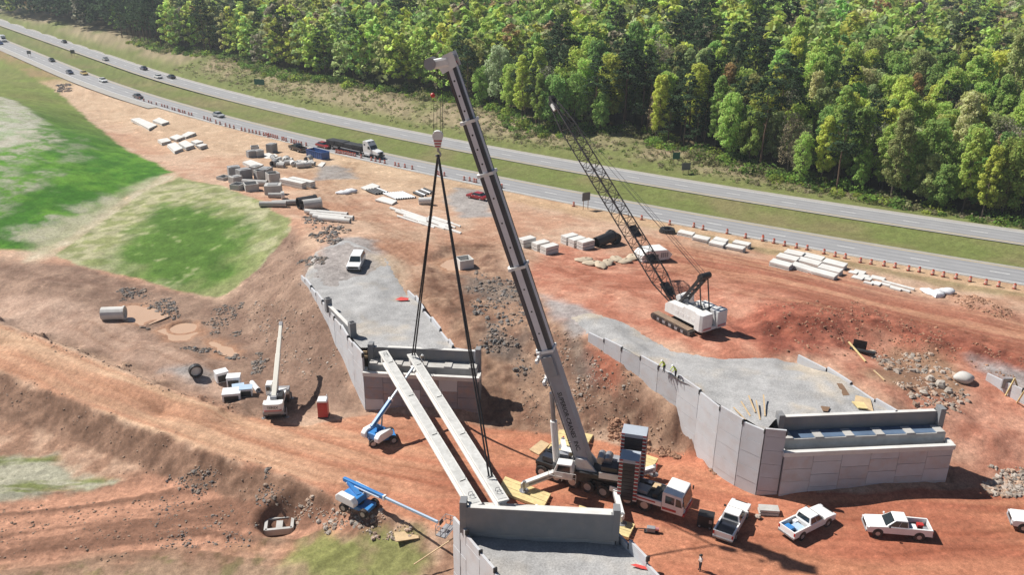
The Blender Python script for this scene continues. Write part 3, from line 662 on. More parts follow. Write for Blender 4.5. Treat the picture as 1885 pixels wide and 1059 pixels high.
# ------------------------------------------------------------------ abutments
def frame(L,R):
    d=np.array([R[0]-L[0],R[1]-L[1]]); W=float(np.hypot(*d)); return W,math.atan2(d[1],d[0])
def panel_wall(parent,x0,x1,z0,z1,y,pw,ph,m,th=.16,stag=True,seed=1,lip=.0):
    rr=random.Random(seed); x=x0; k=0
    while x<x1-.05:
        w_=min(pw*(1 if rr.random()>.18 else .55),x1-x)
        if x1-(x+w_)<.5: w_=x1-x
        zz=z1; first=True
        while zz>z0:
            h=ph*(.5 if first and k%2 and stag else 1.); first=False
            lo=max(zz-h,z0-.3)
            b=MB().box((0,0,0),(w_-.035,th,zz-lo-.035)); b.build('wall_panel',m(rr) if callable(m) else m,parent,(x+w_/2,y+th/2+rr.uniform(-.012,.012),(zz+lo)/2))
            zz=lo
        x+=w_; k+=1
def abutment(label,L,R,zb,zcop,zcap,zbw,zpost,pw,panelm,flip=False,seedling=1,seat_step=4,ledge_tint=None):
    W,a=frame(L,R); t=thing('bridge_abutment',label,'abutment',(L[0],L[1],zb),a); h=lambda z:z-zb
    MB().box((W/2,.16+.12,h(zcop)/2-.4),(W-.1,.2,h(zcop)-.4)).build('backing_wall',CONC_D,t)
    panel_wall(t,0,W,-.4,h(zcop)-.5,-.02,pw,1.5,panelm,seed=seedling)
    MB().box((W/2,.16,h(zcop)-.25),(W+.3,.5,.5)).build('coping',CONC_L,t,bevel=.03)
    for x in (-.02,W+.02): MB().box((x,.9,h(zcop)-.25),(.4,1.0,.5)).build('coping_return',CONC_L,t,bevel=.03)
    MB().box((W/2,.85,h(zcop)-.8),(W-.4,1.1,.4)).build('trough_floor',ledge_tint or CONC_D,t)
    if ledge_tint: MB().box((W/2,2.15,h(zcap)+.02),(W-.7,1.45,.04)).build('blue_skylight_tint',ledge_tint,t)  # thin blue sheet, with the trough floor, imitates skylight on shaded concrete
    for x in (.05,W-.05): MB().box((x,1.75,h(zcop)/2-.5),(.25,2.4,h(zcop)-.1)).build('end_wall',CONC,t)
    MB().box((W/2,2.1,h(zcap)/2-.3),(W-.5,1.6,h(zcap)+.6)).build('cap_beam',CONC_S,t,bevel=.03)
    for i in range(seat_step+1):
        x=.8+(W-1.6)*i/seat_step
        MB().box((x,2.0,h(zcap)+.06),(.9,1.3,.13)).build('bearing_seat',CONC_S,t)
    MB().box((W/2,3.12,(h(zbw)+h(zcap)-1.2)/2),(W-.6,.4,h(zbw)-h(zcap)+1.2)).build('backwall',CONC,t)
    MB().box((W/2,3.12,h(zbw)+.02),(W-1.5,.46,.06)).build('backwall_top',CONC_L,t)
    for x in (.28,W-.28): MB().box((x,2.85,(h(zpost)+h(zcap)-1.2)/2),(.6,1.0,h(zpost)-h(zcap)+1.2)).build('cheek_wall',CONC,t,bevel=.03)
    return t,W,a
pr=lambda rr:PANEL_R if rr.random()>.15 else PANEL
abA,WA,angA=abutment('mid-distance concrete abutment carrying the far ends of both girders',aL,aR,-2,3.2,3.62,5.1,5.65,2.2,pr,seedling=3)
for x,z in ((-.3,4.3),(-.3,4.9)): MB().box((x,2.2,z+2-.2),(.5,.12,.3)).build('timber_block',WOOD,abA)
bL=U(1432,920,-2.1); bR0=U(1757,820,3.5); bR=np.array([bR0[0],bR0[1],-2.1])
abB,WB,angB=abutment('long concrete abutment on the right with blue-shaded ledge and stained panels',bL,bR,-2.1,3.5,4.15,5.75,6.3,3.0,lambda rr:PANEL_P if rr.random()>.5 else PANEL,seedling=8,seat_step=5,ledge_tint=mat('blue_skylight_tint',(.1,.15,.23),.6,var=.2))
for k in range(5): MB().box((-.35,1.6+.25*(k%2),4.6+.35*k),(.5,.9,.22)).build('timber_block',WOOD,abB)
# near abutment: seen from behind
cBL=U(868,933,5.1); cBR=U(1120,946,5.1)
cl=np.array([cBL[0],cBL[1]])-np.array([cBR[0],cBR[1]]); cl/=np.linalg.norm(cl)
cn=np.array([cl[1],-cl[0]])     # towards the road
if cn[1]<0: cn=-cn
cLf=cBR[:2]-cl*1.0+cn*3.1; cRf=cBL[:2]+cl*1.0+cn*3.1
abC,WC,angC=abutment('nearest concrete abutment seen from behind, at the bottom edge of the picture',cLf,cRf,-2.4,3.2,3.62,5.1,5.6,2.2,pr,seedling=5)
# its gravel and wing walls
AX=np.array([.40,-.916])       # bridge axis towards the viewer
C0=cBL[:2]+cl*.9-cn*.5; C1=cBR[:2]-cl*.9-cn*.5
def wline(a,b,t): return a[:2]+(b[:2]-a[:2])/np.linalg.norm(b[:2]-a[:2])*t
wa_,wb_=U(870,1002,2.3),U(918,1058,2.3); xa_,xb_=U(1147,990,2.4),U(1214,1056,2.6)
platform('gravel_fill',[wline(wa_,wb_,-2.0),wline(wa_,wb_,22),wline(xa_,xb_,22),wline(xa_,xb_,-1.8)],1.75,[],'grey gravel between the wing walls of the nearest abutment',.25)

def retaining(label,tops,zt,zbs,m,cat='retaining wall',th=.2,step=1.5,jag=.3,seed=2,out=1):
    """wall of stacked panels between successive ground-plan points; bottoms follow zbs"""
    t=thing('retaining_wall',label,cat,(float(tops[0][0]),float(tops[0][1]),0.)); rr=random.Random(seed)
    for i,(a,b) in enumerate(zip(tops[:-1],tops[1:])):
        a=Vector((a[0]-tops[0][0],a[1]-tops[0][1],0)); b=Vector((b[0]-tops[0][0],b[1]-tops[0][1],0)); L=(b-a).length; an=math.atan2(b.y-a.y,b.x-a.x)
        z=zt[i] if isinstance(zt,(list,tuple)) else zt+(jag if i%2 else 0)
        zb=min(zbs[i],zbs[i+1])-.5; mid=(a+b)/2; k=0
        MB().box((0,0,0),(L-.04,th*.5,z-zb-.1)).build('backing_wall',CONC_D,t,(mid.x-math.sin(an)*-.0,mid.y,(z+zb)/2-.05),an)
        while z>zb:
            h=step if k else step*(.55 if i%2 else 1)
            lo=max(z-h,zb); off=rr.uniform(-.015,.015)
            MB().box((0,0,0),(L-.05,th+.03,z-lo-.03)).build('wall_panel',m,t,(mid.x-math.sin(an)*off,mid.y+math.cos(an)*off,(z+lo)/2),an)
            z=lo; k+=1
        MB().box((0,0,0),(.12,.34,.5)).build('panel_brace',BLACK,t,(b.x,b.y,(zt[i] if isinstance(zt,(list,tuple)) else zt)-.1),an)
    return t
zg=lambda P:[zat(p[0],p[1]) for p in P]
retaining('pale panel wall stepping back on the left of the left abutment',la+[np.array([aL[0]-.05,aL[1]+.35])],TOPA+.25,[4.4]+zg(la[1:])+[-2],PANEL,seed=4)
retaining('low panel wall edging the gravel right of the left abutment',[p for p in ra]+[np.array([aR[0]-.3,aR[1]+3.0])],TOPA+.12,[4.2]*8,PANEL,seed=5,jag=.4)
retaining('tall pale panel wall running from the crawler crane down to the right abutment',bw+[np.array([bL[0]-.05,bL[1]+.4])],TOPB+.1,[4.4]+[v-.3 for v in zg(bw[1:])]+[-2.2],PANEL,seed=6,jag=.25,step=1.6)
retaining('low panel wall at the back right of the right abutment gravel',rb+[np.array([bR[0]-.9,bR[1]+3.2])],TOPB+.15,[4.0]*6,PANEL,seed=7,jag=.3)
wl=[wline(wa_,wb_,s) for s in np.arange(-3.4,22,2.4)]
retaining('white panel wing wall left of the nearest abutment',wl,[2.9,2.5]+[2.4,2.1]*6,[-4.5]*12,PANEL,seed=8)
wr=[wline(xa_,xb_,s) for s in np.arange(-1.6,22,2.6)]
retaining('white panel wing wall right of the nearest abutment',wr,[2.3,2.9,2.3,2.6]+[2.3]*8,[-3.]*12,PANEL,seed=9)

# ------------------------------------------------------------------ girders
def girder(label,p0,p1,zt):
    p0=np.array(p0);p1=np.array(p1); d=p1[:2]-p0[:2]; L=float(np.hypot(*d)); an=math.atan2(d[1],d[0])
    t=thing('bridge_girder',label,'girder',(p0[0],p0[1],zt-1.38),an,'long concrete bridge girders')
    sec=[(-.33,0),(.33,0),(.33,.15),(.1,.3),(.1,1.1),(.53,1.22),(.53,1.36),(-.53,1.36),(-.53,1.22),(-.1,1.1),(-.1,.3),(-.33,.15)]
    b=MB(); b.loft([[(x,y,z) for y,z in sec] for x in np.linspace(0,L,14)]); b.build('beam',CONC_L,t)
    MB().box((L/2,0,1.375),(L-.6,.8,.03)).build('roughened_top',CONC_LR,t)
    for x in (.35,L-.35): MB().box((x,0,.7),(.6,.62,1.2)).build('end_block',CONC_L,t)
    for k in range(4):
        x=L*(.1+.26*k); b=MB(); b.cyl((x,.34,1.36),(x,.34,2.2),.02,n=5); b.beam((x,.34,1.41),(x+.12,-.2,1.41),.05,.05); b.build('brace_post',BLACK,t)
    for x in (1.1,1.5,L-1.5,L-1.1): MB().tube([(x,-.2,1.36),(x,-.15,1.7),(x,.15,1.7),(x,.2,1.36)],.03,5).build('lifting_loop',STEEL,t)
    return t
CONC_LR=mat('raked_concrete',(.5,.5,.48),.9,var=.2,scale=1.2,bump=.02,dirt=(.35,.33,.3),dirtamt=.4)
GT=5.1
girder('concrete girder on the left, already resting on both abutments',U(705,646,GT),U(877,930,GT),GT)
g2a=U(757,651,GT+.25); g2b=U(927,922,GT+.25)
girder('concrete girder on the right, hanging from the black slings',g2a,g2b,GT+.25)

# ------------------------------------------------------------------ shared machine pieces
def wheel(parent,x,y,z,r,w,hub=RIM,name='wheel'):
    o=MB().cyl((0,-w/2,0),(0,w/2,0),r,n=16).build(name,RUBBER,parent,(x,y,z),bevel=.03)
    MB().cyl((0,-w/2-.015,0),(0,w/2+.015,0),r*.55,n=12).build('rim',hub,o); return o
def orient(o,p0,p1,side=None):
    """object x axis from p0 to p1, y axis horizontal"""
    d=(Vector(p1)-Vector(p0)).normalized(); y=Vector((0,0,1)).cross(d).normalized(); z=d.cross(y)
    o.matrix_local=Matrix.Translation(Vector(p0))@Matrix((d,y,z)).transposed().to_4x4(); return o
def textmesh(body,size,m,name,parent,ext=.01,align='CENTER'):
    c=bpy.data.curves.new(name,'FONT'); c.body=body; c.size=size; c.extrude=ext; c.align_x=align; c.align_y='CENTER'; c.resolution_u=2; c.offset=size*.018
    t=bpy.data.objects.new('tmp',c); COL.objects.link(t); dg=bpy.context.evaluated_depsgraph_get(); dg.update()
    me=bpy.data.meshes.new_from_object(t.evaluated_get(dg)); bpy.data.objects.remove(t); bpy.data.curves.remove(c)
    me.materials.clear(); me.materials.append(m); me.name=name
    return put(name,me,parent)

# ------------------------------------------------------------------ big telescopic crane
KO=Vector((8.35,72.9,-2.0)); KA=R_(-28)
kc=thing('mobile_crane','white and black telescopic mobile crane lifting the girder, boom high over the site','crane',KO,0)
def kcar(b,name,m,bevel=0.): return b.build(name,m,kc,(0,0,0),KA,bevel=bevel)
kcar(MB().box((1.6,0,1.15),(14.6,2.2,.7)),'chassis',BLACK)
kcar(MB().box((-4.5,0,1.7),(2.4,2.6,.4)),'rear_deck',BLACK,.04)
kcar(MB().box((5.6,0,1.62),(5.6,2.7,.25)),'front_deck',BLACK,.02)
for y in (-1.42,1.42):
    kcar(MB().box((5.4,y,1.45),(5.4,.14,.55)),'side_panel',WHITE,.02)
    kcar(MB().box((5.4,y*1.052,1.5),(4.2,.02,.16)),'red_lettering_band',REDP)
    for x in (-4.9,-3.2,-1.4,.3,2.0,4.6,6.4): 
        o=wheel(kc,0,0,0,.72,.55); o.rotation_euler=(0,0,KA); o.location=Matrix.Rotation(KA,3,'Z')@Vector((x,y*.82,.72))
for i,(x,y,sx,sy,sz,m) in enumerate([(4.2,.5,1.3,1.0,.5,NAVY),(5.9,-.5,1.2,1.2,.35,GREYP),(6.9,.6,.7,1.0,.2,WOOD),(4.6,-.7,1.0,.8,.55,BLACK),(6.0,.8,.8,.6,.3,NAVY),(7.3,-.4,.5,1.6,.4,BLACK),(-4.6,.6,1.0,1.0,.5,BLACK),(-4.4,-.7,1.2,.9,.6,NAVY)]):
    kcar(MB().box((x,y,1.75+sz/2+(.25 if x<0 else 0)),(sx,sy,sz)),'deck_equipment',m,.04)
# driver's cab
cab=MB(); w2=1.42
prof=[(8.1,.75),(10.25,.75),(10.35,1.5),(10.05,2.85),(8.2,2.95),(8.1,2.8)]
cab.prism_y(prof,-w2,w2); cabo=kcar(cab,'driver_cab',WHITE,.08)
for y in (-1,1):
    MB().prism_y([(8.45,1.75),(9.35,1.75),(9.35,2.55),(8.45,2.6)],y*1.425,y*1.44).build('side_window',GLASS,cabo)
    MB().prism_y([(9.5,1.7),(10.15,1.7),(9.95,2.5),(9.5,2.55)],y*1.425,y*1.44).build('door_window',GLASS,cabo)
    MB().box((10.3,y*1.0,1.05),(.12,.35,.22)).build('headlamp',LAMP,cabo)
    MB().box((8.9,y*1.43,1.1),(1.4,.03,.25)).build('red_stripe',REDP,cabo)
    MB().box((10.3,y*1.62,2.3),(.1,.22,.4)).build('mirror',BLACK,cabo)
MB().hexa([(10.36,-1.25,1.6),(10.4,-1.25,1.6),(10.4,1.25,1.6),(10.36,1.25,1.6),(10.09,-1.2,2.7),(10.13,-1.2,2.7),(10.13,1.2,2.7),(10.09,1.2,2.7)]).build('windscreen',GLASS,cabo)
MB().box((10.35,0,.85),(.2,2.7,.3)).build('bumper',REDP,cabo)
# outriggers
OUT=[]
for sx in (-1,1):
    for sy in (-1,1):
        p0=Vector((sx*3.0,sy*.9,1.25)); p1=Vector((sx*5.3,sy*4.6,1.05))
        b=MB().beam(p0,p1,.5,.62); o=kcar(b,'outrigger_beam',WHITE_M,.03)
        d=(p1-p0).normalized()
        MB().beam(p0+d*.6+Vector((0,0,-.02)),p1-d*.4,.56,.22).build('beam_flange',GREYP,o)
        MB().cyl((p1.x,p1.y,1.45),(p1.x,p1.y,.3),.17,n=10).build('jack',STEEL,o)
        MB().box((p1.x+d.x*.2,p1.y+d.y*.2,1.1),(.12,.62,.6)).build('end_plate',REDP if sy>0 else WHITE_M,o)
        MB().cyl((p1.x,p1.y,.24),(p1.x,p1.y,.34),.5,n=14).build('foot_pad',STEEL,o)
        OUT.append(Matrix.Rotation(KA,3,'Z')@p1+KO)
# superstructure
STRIPE=mat("boom_stripe_paint",(.62,.62,.66),.5,var=.1)
PIV=Vector(U(1073,846,1.3)); TIPY=76.0
_r=ray(829,120); TIP=Vector(CO+_r*(TIPY/_r[1]))
KB=math.atan2(TIP.y-PIV.y,TIP.x-PIV.x); kp=Vector((PIV.x-KO.x,PIV.y-KO.y,0))
def ksup(b,name,m,bevel=0.): return b.build(name,m,kc,kp,KB,bevel=bevel)
pz=PIV.z-KO.z
ksup(MB().cyl((0,0,1.5),(0,0,2.15),1.35,n=24),'turntable',BLACK)
ksup(MB().prism([(-5.2,-1.5),(2.2,-1.3),(3.0,-.8),(3.0,.8),(2.2,1.3),(-5.2,1.5)],2.1,2.6),'slewing_platform',BLACK,.04)
for y in (-.85,.85): ksup(MB().prism_y([(-1.6,2.6),(1.4,2.6),(.5,pz+.6),(-.5,pz+.6)],y-.12,y+.12),'boom_bracket',WHITE_M,.02)
for x,y,sx,sy,sz,m in [(-2.9,.75,1.7,1.2,1.1,NAVY),(-2.9,-.8,1.9,1.2,.9,GREYP),(-4.4,0,1.0,2.4,.8,BLACK),(1.9,1.0,1.0,.6,.7,WHITE_M),(2.2,-.8,1.2,.7,.6,GREYP),(.9,1.25,.8,.5,.5,BLACK)]:
    ksup(MB().box((x,y,2.6+sz/2),(sx,sy,sz)),'machinery_housing',m,.05)
for x in (-1.9,-2.6): ksup(MB().cyl((x,-.7,3.9),(x,.7,3.9),.42,n=14),'winch_drum',STEEL)
ksup(MB().box((-3.2,1.52,2.75),(2.6,.06,.7)),'side_cover',WHITE_M,.02)
ksup(MB().box((1.6,-1.75,3.0),(2.0,.9,.08)),'walkway',WHITE_M)
# crane cab on the camera side
cb=ksup(MB().prism_y([(.6,2.3),(2.3,2.3),(2.55,3.0),(2.2,4.05),(.7,4.1),(.55,3.4)],1.5,2.6),'operator_cab',WHITE_M,.08)
MB().prism_y([(.85,3.1),(2.25,3.05),(2.05,3.9),(.85,3.9)],2.605,2.62).build('side_window',GLASS,cb)
MB().hexa([(2.58,1.6,3.0),(2.61,1.6,3.0),(2.61,2.5,3.0),(2.58,2.5,3.0),(2.25,1.6,3.95),(2.28,1.6,3.95),(2.28,2.5,3.95),(2.25,2.5,3.95)]).build('front_window',GLASS,cb)
# handrails
b=MB()
for x in np.linspace(.2,3.0,5): b.cyl((x,2.75,2.2),(x,2.75,3.2),.025,n=5)
b.beam((.2,2.75,3.2),(3.0,2.75,3.2),.04,.04); b.beam((.2,2.75,2.7),(3.0,2.75,2.7),.04,.04); ksup(b,'handrail',WHITE_M)
# counterweight: two stacks of slabs
def stack(cx,cy,n,w_,z0,tag_):
    for i in range(n):
        z=z0+.43*i+.21; top=i==n-1
        s=ksup(MB().box((cx,cy,z),(w_[0],w_[1],.41)),'counterweight_slab',CWM_LIT if top else CWM,.03)
        for sy in (-1,1):
            for sx in (-1,1):
                for k in range(2):
                    MB().box((cx+sx*(w_[0]/2-.16)*1,cy+sy*(w_[1]/2+.008),z-.1+.2*k),(.38,.02,.13)).build('warning_stripe',REDP if k else REFL,s)
                    MB().box((cx+sx*(w_[0]/2+.008),cy+sy*(w_[1]/2-.14),z-.1+.2*k),(.02,.36,.13)).build('warning_stripe',REDP if k else REFL,s)
CWM_LIT=mat('lit_top_slab_tone',(.38,.42,.47),.5,var=.1)  # top slab coloured paler to stand for light on the stack top
CWM=mat('counterweight_paint',(.022,.022,.028),.55,var=.2)
stack(-4.9,1.55,11,(1.9,1.8),.95,'near'); stack(-4.9,-1.55,13,(2.5,1.8),1.1,'far')
ksup(MB().box((-4.9,0,3.2),(1.4,1.2,.5)),'counterweight_carrier',BLACK)
# boom: five telescoped sections
BOOM_L=(TIP-PIV).length; bp=PIV-KO
marks=[(1001,641),(951,488),(893,317),(857,222),(829,124)]
def along(px,py):
    n=Vector((-(TIP.y-PIV.y),TIP.x-PIV.x,0)); d=Vector(ray(px,py)); t=(PIV-Vector(CO)).dot(n)/d.dot(n); q=Vector(CO)+d*t; return (q-PIV).dot((TIP-PIV).normalized())
cuts=[along(*m_) for m_ in marks]; cuts[-1]=BOOM_L
secs=[(-1.0,cuts[0],1.45,1.66,BOOMG),(cuts[0]-.5,cuts[1],1.35,1.66,NAVY),(cuts[1]-.5,cuts[2],1.2,1.5,NAVY),(cuts[2]-.5,cuts[3],1.06,1.34,NAVY),(cuts[3]-.5,cuts[4],.92,1.16,NAVY)]
for i,(u0,u1,wd,ht,m) in enumerate(secs):
    ring=lambda u,wd=wd,ht=ht:[(u,-wd/2,ht/2),(u,wd/2,ht/2),(u,wd/2,-ht*.2),(u,wd*.36,-ht*.42),(u,0,-ht*.5),(u,-wd*.36,-ht*.42),(u,-wd/2,-ht*.2)]
    o=MB().loft([ring(u0),ring(u1)]).build('boom_section',m,kc); orient(o,bp,bp+(TIP-PIV))
    if i:
        for sy in (-1,1):
            MB().box(((u0+u1)/2+.2,sy*(wd/2+.008),.06*ht),(u1-u0-.5,.016,ht*.36)).build('side_stripe',STRIPE,o)
            for k in range(3):
                u=u0+(u1-u0)*(.25+.25*k); MB().cyl((u,sy*(wd/2),.06*ht),(u,sy*(wd/2+.03),.06*ht),.09,n=10).build('pin_hole',BLACK,o)
        MB().box(((u0+u1)/2,0,ht/2+.01),(u1-u0-.2,wd*.5,.02)).build('top_strip',STRIPE,o)
    wc,hc=wd+.22,ht+.22
    if i<4:
        rc=lambda u:[(u,-wc/2,hc/2),(u,wc/2,hc/2),(u,wc/2,-hc*.25),(u,wc*.36,-hc*.46),(u,0,-hc*.53),(u,-wc*.36,-hc*.46),(u,-wc/2,-hc*.25)]
        MB().loft([rc(u1-.28),rc(u1)]).build('collar',WHITE_M,o)
        for sy in (-1,1): MB().box((u1-.14,sy*(wc/2+.06),-hc*.3),(.3,.16,.35)).build('collar_lug',WHITE_M,o)
    else:
        MB().prism_y([(u1-.5,-.75),(u1+.3,-.95),(u1+1.0,-.2),(u1+1.1,.75),(u1-.2,.8)],-.55,-.47).build('head_plate',WHITE_M,o)
        MB().prism_y([(u1-.5,-.75),(u1+.3,-.95),(u1+1.0,-.2),(u1+1.1,.75),(u1-.2,.8)],.47,.55).build('head_plate',WHITE_M,o)
        for y in (-.3,-.1,.1,.3): MB().cyl((u1+.55,y-.05,.35),(u1+.55,y+.05,.35),.42,n=16).build('head_sheave',GREYP,o)
        MB().box((u1+.1,0,.3),(.5,.9,.5)).build('head_block',REDP,o)
boom0=[c for c in kc.children if c.name.startswith('boom_section')][0]
MB().box((cuts[0]-1.7,.85,.1),(2.2,.35,1.1)).build('boom_winch_box',GREYP,boom0,bevel=.04)
for u in (cuts[0]-1.0,cuts[0]-3.4): MB().box((u,0,-1.05),(.35,1.75,.25)).build('boom_band',WHITE_M,boom0)
# rigid nose projecting beyond the head, carrying the rope sheaves
nose=MB()
HEADX=Vector(CO+ray(803,124)*(76.2/ray(803,124)[1]))
bd=(TIP-PIV).normalized(); hd=(HEADX-TIP)
o=MB().box((0,0,0),(2.0,1.0,.85)).build('boom_nose',WHITE_M,kc,bevel=.2); nose_c=TIP+bd*.55+Vector((-.75,.05,-.35)); o.location=nose_c-KO; o.rotation_euler=(0,R_(12),KB)
for y in (-.42,.42):
    c=MB().cyl((0,y-.03,0),(0,y+.03,0),.55,n=18).build('nose_sheave',GREYP,kc); c.location=nose_c-KO+Vector((-.75,0,-.05)); c.rotation_euler=(0,0,KB)
for u0,u1,yy in ((.5,cuts[0]*.95,.83),(.5,cuts[0]*.7,.9)): MB().cyl((u0,yy,-.55),(u1,yy,-.45),.035,n=5).build('hydraulic_hose',BLACK,boom0)
for k in range(5): MB().box((cuts[0]*(.2+.17*k),.8,-.5),(.12,.14,.2)).build('hose_clamp',STEEL,boom0)
# lettering on the base section, reading down towards the foot
STRIPE_T=BLACK
L0=cuts[0]
sgn=1 if (Vector((-(TIP.y-PIV.y),TIP.x-PIV.x,0))).y<0 else -1
# y axis of the boom frame is horizontal; pick the side that faces the road below
for body,f in (('SUPERIOR\u00b7CRANES',.435),('INC.',.155)):
    tx=textmesh(body,.62,BLACK,'boom_lettering',boom0,.006); tx.matrix_local=Matrix.Translation((L0*f,(1.45/2+.014)*1,.12))@Matrix(((-1,0,0),(0,0,1),(0,1,0))).transposed().to_4x4()
# lift cylinder
cyl0=kp+Matrix.Rotation(KB,3,'Z')@Vector((2.7,0,2.5)); cyl1=bp+bd*(cuts[0]*.62)-Vector((0,0,0))+bd.cross(Vector((0,1,0)))*0
dn=(Vector((0,0,-1))-bd*Vector((0,0,-1)).dot(bd)).normalized(); cyl1=cyl1+dn*.9
MB().cyl(cyl0,cyl0.lerp(cyl1,.6),.36,n=14).build('lift_cylinder',WHITE_M,kc)
MB().cyl(cyl0.lerp(cyl1,.55),cyl1,.24,n=12).build('lift_piston',STEEL,kc)

# ------------------------------------------------------------------ hook block, hoist ropes, slings
_h=ray(806,256); HK=Vector(CO+_h*(76.0/_h[1]))
hb=thing('hook_block','white and red striped hook block hanging from the tall crane boom','hook block',HK)
MB().cyl((0,-.25,.3),(0,.25,.3),.5,n=20).build('sheave_cover',WHITE_M,hb,bevel=.05)
MB().prism_y([(-.42,.3),(.42,.3),(.26,-.75),(-.26,-.75)],-.27,.27).build('cheek_plate',WHITE_M,hb,bevel=.03)
for k in range(3): MB().box((0,0,-.62+.26*k),(.48+.13*k,.57,.12)).build('red_band',REDP,hb)
b=MB(); b.cyl((0,0,-.75),(0,0,-1.15),.12,n=10); b.tube([(.0,0,-1.1),(.2,0,-1.3),(.22,0,-1.5),(.05,0,-1.68),(-.15,0,-1.62),(-.22,0,-1.45)],.09,8); b.build('hook',STEEL,hb)
hr=thing('hoist_rope','thin steel hoist ropes between the boom head and the hook block','rope',HK)
for x,y in ((-.35,-.2),(-.1,.2),(.25,-.2),(.4,.2)):
    a=Vector((x,y,.5)); e=Vector((nose_c.x-HK.x-.5+(x+.35)*1.0,nose_c.y-HK.y+y*1.6,nose_c.z-HK.z-.3)); MB().cyl(a,e,.022,n=5).build('rope_fall',ROPE,hr)
def rsling(end,label):
    t=thing('lifting_sling',label,'sling',HK); e=Vector(end)-HK
    for k in (-1,1):
        sd=Vector((k*.1,0,0)); MB().cyl(Vector((0,0,-1.45))+sd*.3,e+Vector((0,0,.35))+sd*1.3,.085,n=7).build('sling_leg',SLING,t)
    MB().cyl(e+Vector((-.3,0,.3)),e+Vector((.3,0,.3)),.05,n=6).build('shackle',STEEL,t)
SLING=mat('black_sling',(.02,.018,.02),.9,var=.2)
ga=Vector(g2a);gb=Vector(g2b)
rsling(ga.lerp(gb,.035)+Vector((0,0,.0)),'black two-leg sling running down to the far end of the hanging girder')
rsling(gb.lerp(ga,.11),'black two-leg sling running down to the near end of the hanging girder')
# safety lanyard ball on the hoist
o=MB().sphere((0,0,0),.22,10,7).build('marker_ball',REDP,hr); o.location=(-.35,-.2,TIP.z-HK.z-2.6)

# ------------------------------------------------------------------ timber mats
MI=0
for lab,pts in (('pale timber crane mat under the left outrigger, beside the near girder end',[(930,877),(1014,909),(1000,935),(916,903)]),('pale timber crane mat under the front outrigger, behind the nearest abutment',[(1067,930),(1169,965),(1157,990),(1055,957)]),
    ('pale timber crane mat under the right outrigger, beside the counterweight',[(1150,823),(1212,844),(1194,872),(1132,853)]),('pale timber crane mat behind the foot of the tall boom',[(1032,788),(1092,800),(1062,850),(1000,838)])):
    q=[U(x,y,-1.68) for x,y in pts]; c=sum(q)/4; t=thing('timber_mat',lab,'mat',(c[0],c[1],-2.0)); 
    a0,a1,a2,a3=[Vector((p[0]-c[0],p[1]-c[1],0)) for p in q]; n=5
    for k in range(n):
        f0,f1=k/n+.006,(k+1)/n-.006; p=[a0.lerp(a3,f0),a1.lerp(a2,f0),a1.lerp(a2,f1),a0.lerp(a3,f1)]; h=.3+random.uniform(-.015,.015)
        MB().hexa([(v.x,v.y,.0) for v in p[::-1]]+[(v.x,v.y,h) for v in p[::-1]]).build('timber',WOODY,t)
q=[U(x,y,-1.92) for x,y in ((974,828),(996,811),(1012,818),(992,838))]
t=MB().prism([(p[0],p[1]) for p in q][::-1],-2.0,-1.9).build('plywood_sheet',WOOD); tag(t,'tan board lying on the clay left of the crane boom foot','board')

TRACKM=mat('track_steel',(.06,.05,.045),.8,var=.3,dirt=(.32,.22,.15),dirtamt=.5)
TRACKD=mat('dusty_track_shoe',(.28,.2,.14),.9,var=.2)
WHITE_P=mat('chalky_white_paint',(.68,.68,.67),.55,var=.08,dirt=DUST,dirtamt=.2)
REDF=mat('faded_red',(.5,.2,.2),.6,var=.15)
LATT=mat('lattice_paint',(.022,.016,.016),.55,var=.2)
CREAM=mat('cream_boom_paint',(.72,.69,.6),.5,var=.08)
LBLUE=mat('pale_blue_boom',(.4,.52,.66),.4,var=.1)
# ------------------------------------------------------------------ crawler crane with lattice boom
CA=math.atan2(.84,-.55); chd=Vector((math.cos(CA),math.sin(CA),0)); clf=Vector((-math.sin(CA),math.cos(CA),0))
CSC=.87; tm=Vector(U(1237,605,4.5)); cc0=tm-clf*2.7*CSC; zc=max(zat(cc0.x,cc0.y),4.3); 
cr=thing('crawler_crane','white crawler crane with dark lattice boom on the red clay','crane',(cc0.x,cc0.y,zc),CA); cr.scale=(CSC,)*3
for y in (-2.7,2.7):
    prof=[(-3.9,.15),(-3.5,0),(3.5,0),(4.1,.35),(4.2,.75),(3.9,1.1),(3.5,1.2),(-3.5,1.2),(-4.0,1.05),(-4.2,.7)]
    o=MB().prism_y(prof,y-.55,y+.55).build('track',TRACKM,cr,bevel=.03)
    for k in range(26):
        x=-3.6+.288*k; MB().box((x,y,1.22),(.22,1.14,.05)).build('track_shoe',TRACKD,o)
    for k in range(6): MB().cyl((-3.2+1.28*k,y-.6,.6),(-3.2+1.28*k,y+.6,.6),.36,n=12).build('track_roller',BLACK,o)
    MB().box((0,y,.62),(5.5,1.16,.34)).build('track_frame',GREYP,o)
MB().box((0,0,.9),(2.2,4.6,.6)).build('car_body',BLACK,cr); MB().cyl((0,0,1.1),(0,0,1.7),1.2,n=20).build('slew_ring',BLACK,cr)
MB().box((-.8,0,1.9),(7.0,2.9,.4)).build('revolving_deck',BLACK,cr)
for y,x1 in ((1.55,2.4),(-1.55,.4)):
    o=MB().prism_y([(-4.0,1.7),(x1,1.7),(x1,2.9),(x1-.7,3.5),(-1.2,3.6),(-1.4,3.9),(-4.0,3.9)],y-.62,y+.62).build('machinery_house',WHITE_M,cr,bevel=.06)
    for k in range(4): MB().box((-3.4+1.1*k,y+.63*(1 if y>0 else -1),2.5),(.7,.02,.5)).build('access_door',WHITE_P,o)
MB().box((-1.0,0,2.7),(3.6,1.5,1.2)).build('winch_bay',WHITE_M,cr,bevel=.05)
for x in (-2.0,-.6,.8): MB().cyl((x,-.7,3.3),(x,.7,3.3),.45,n=14).build('winch_drum',STEEL,cr)
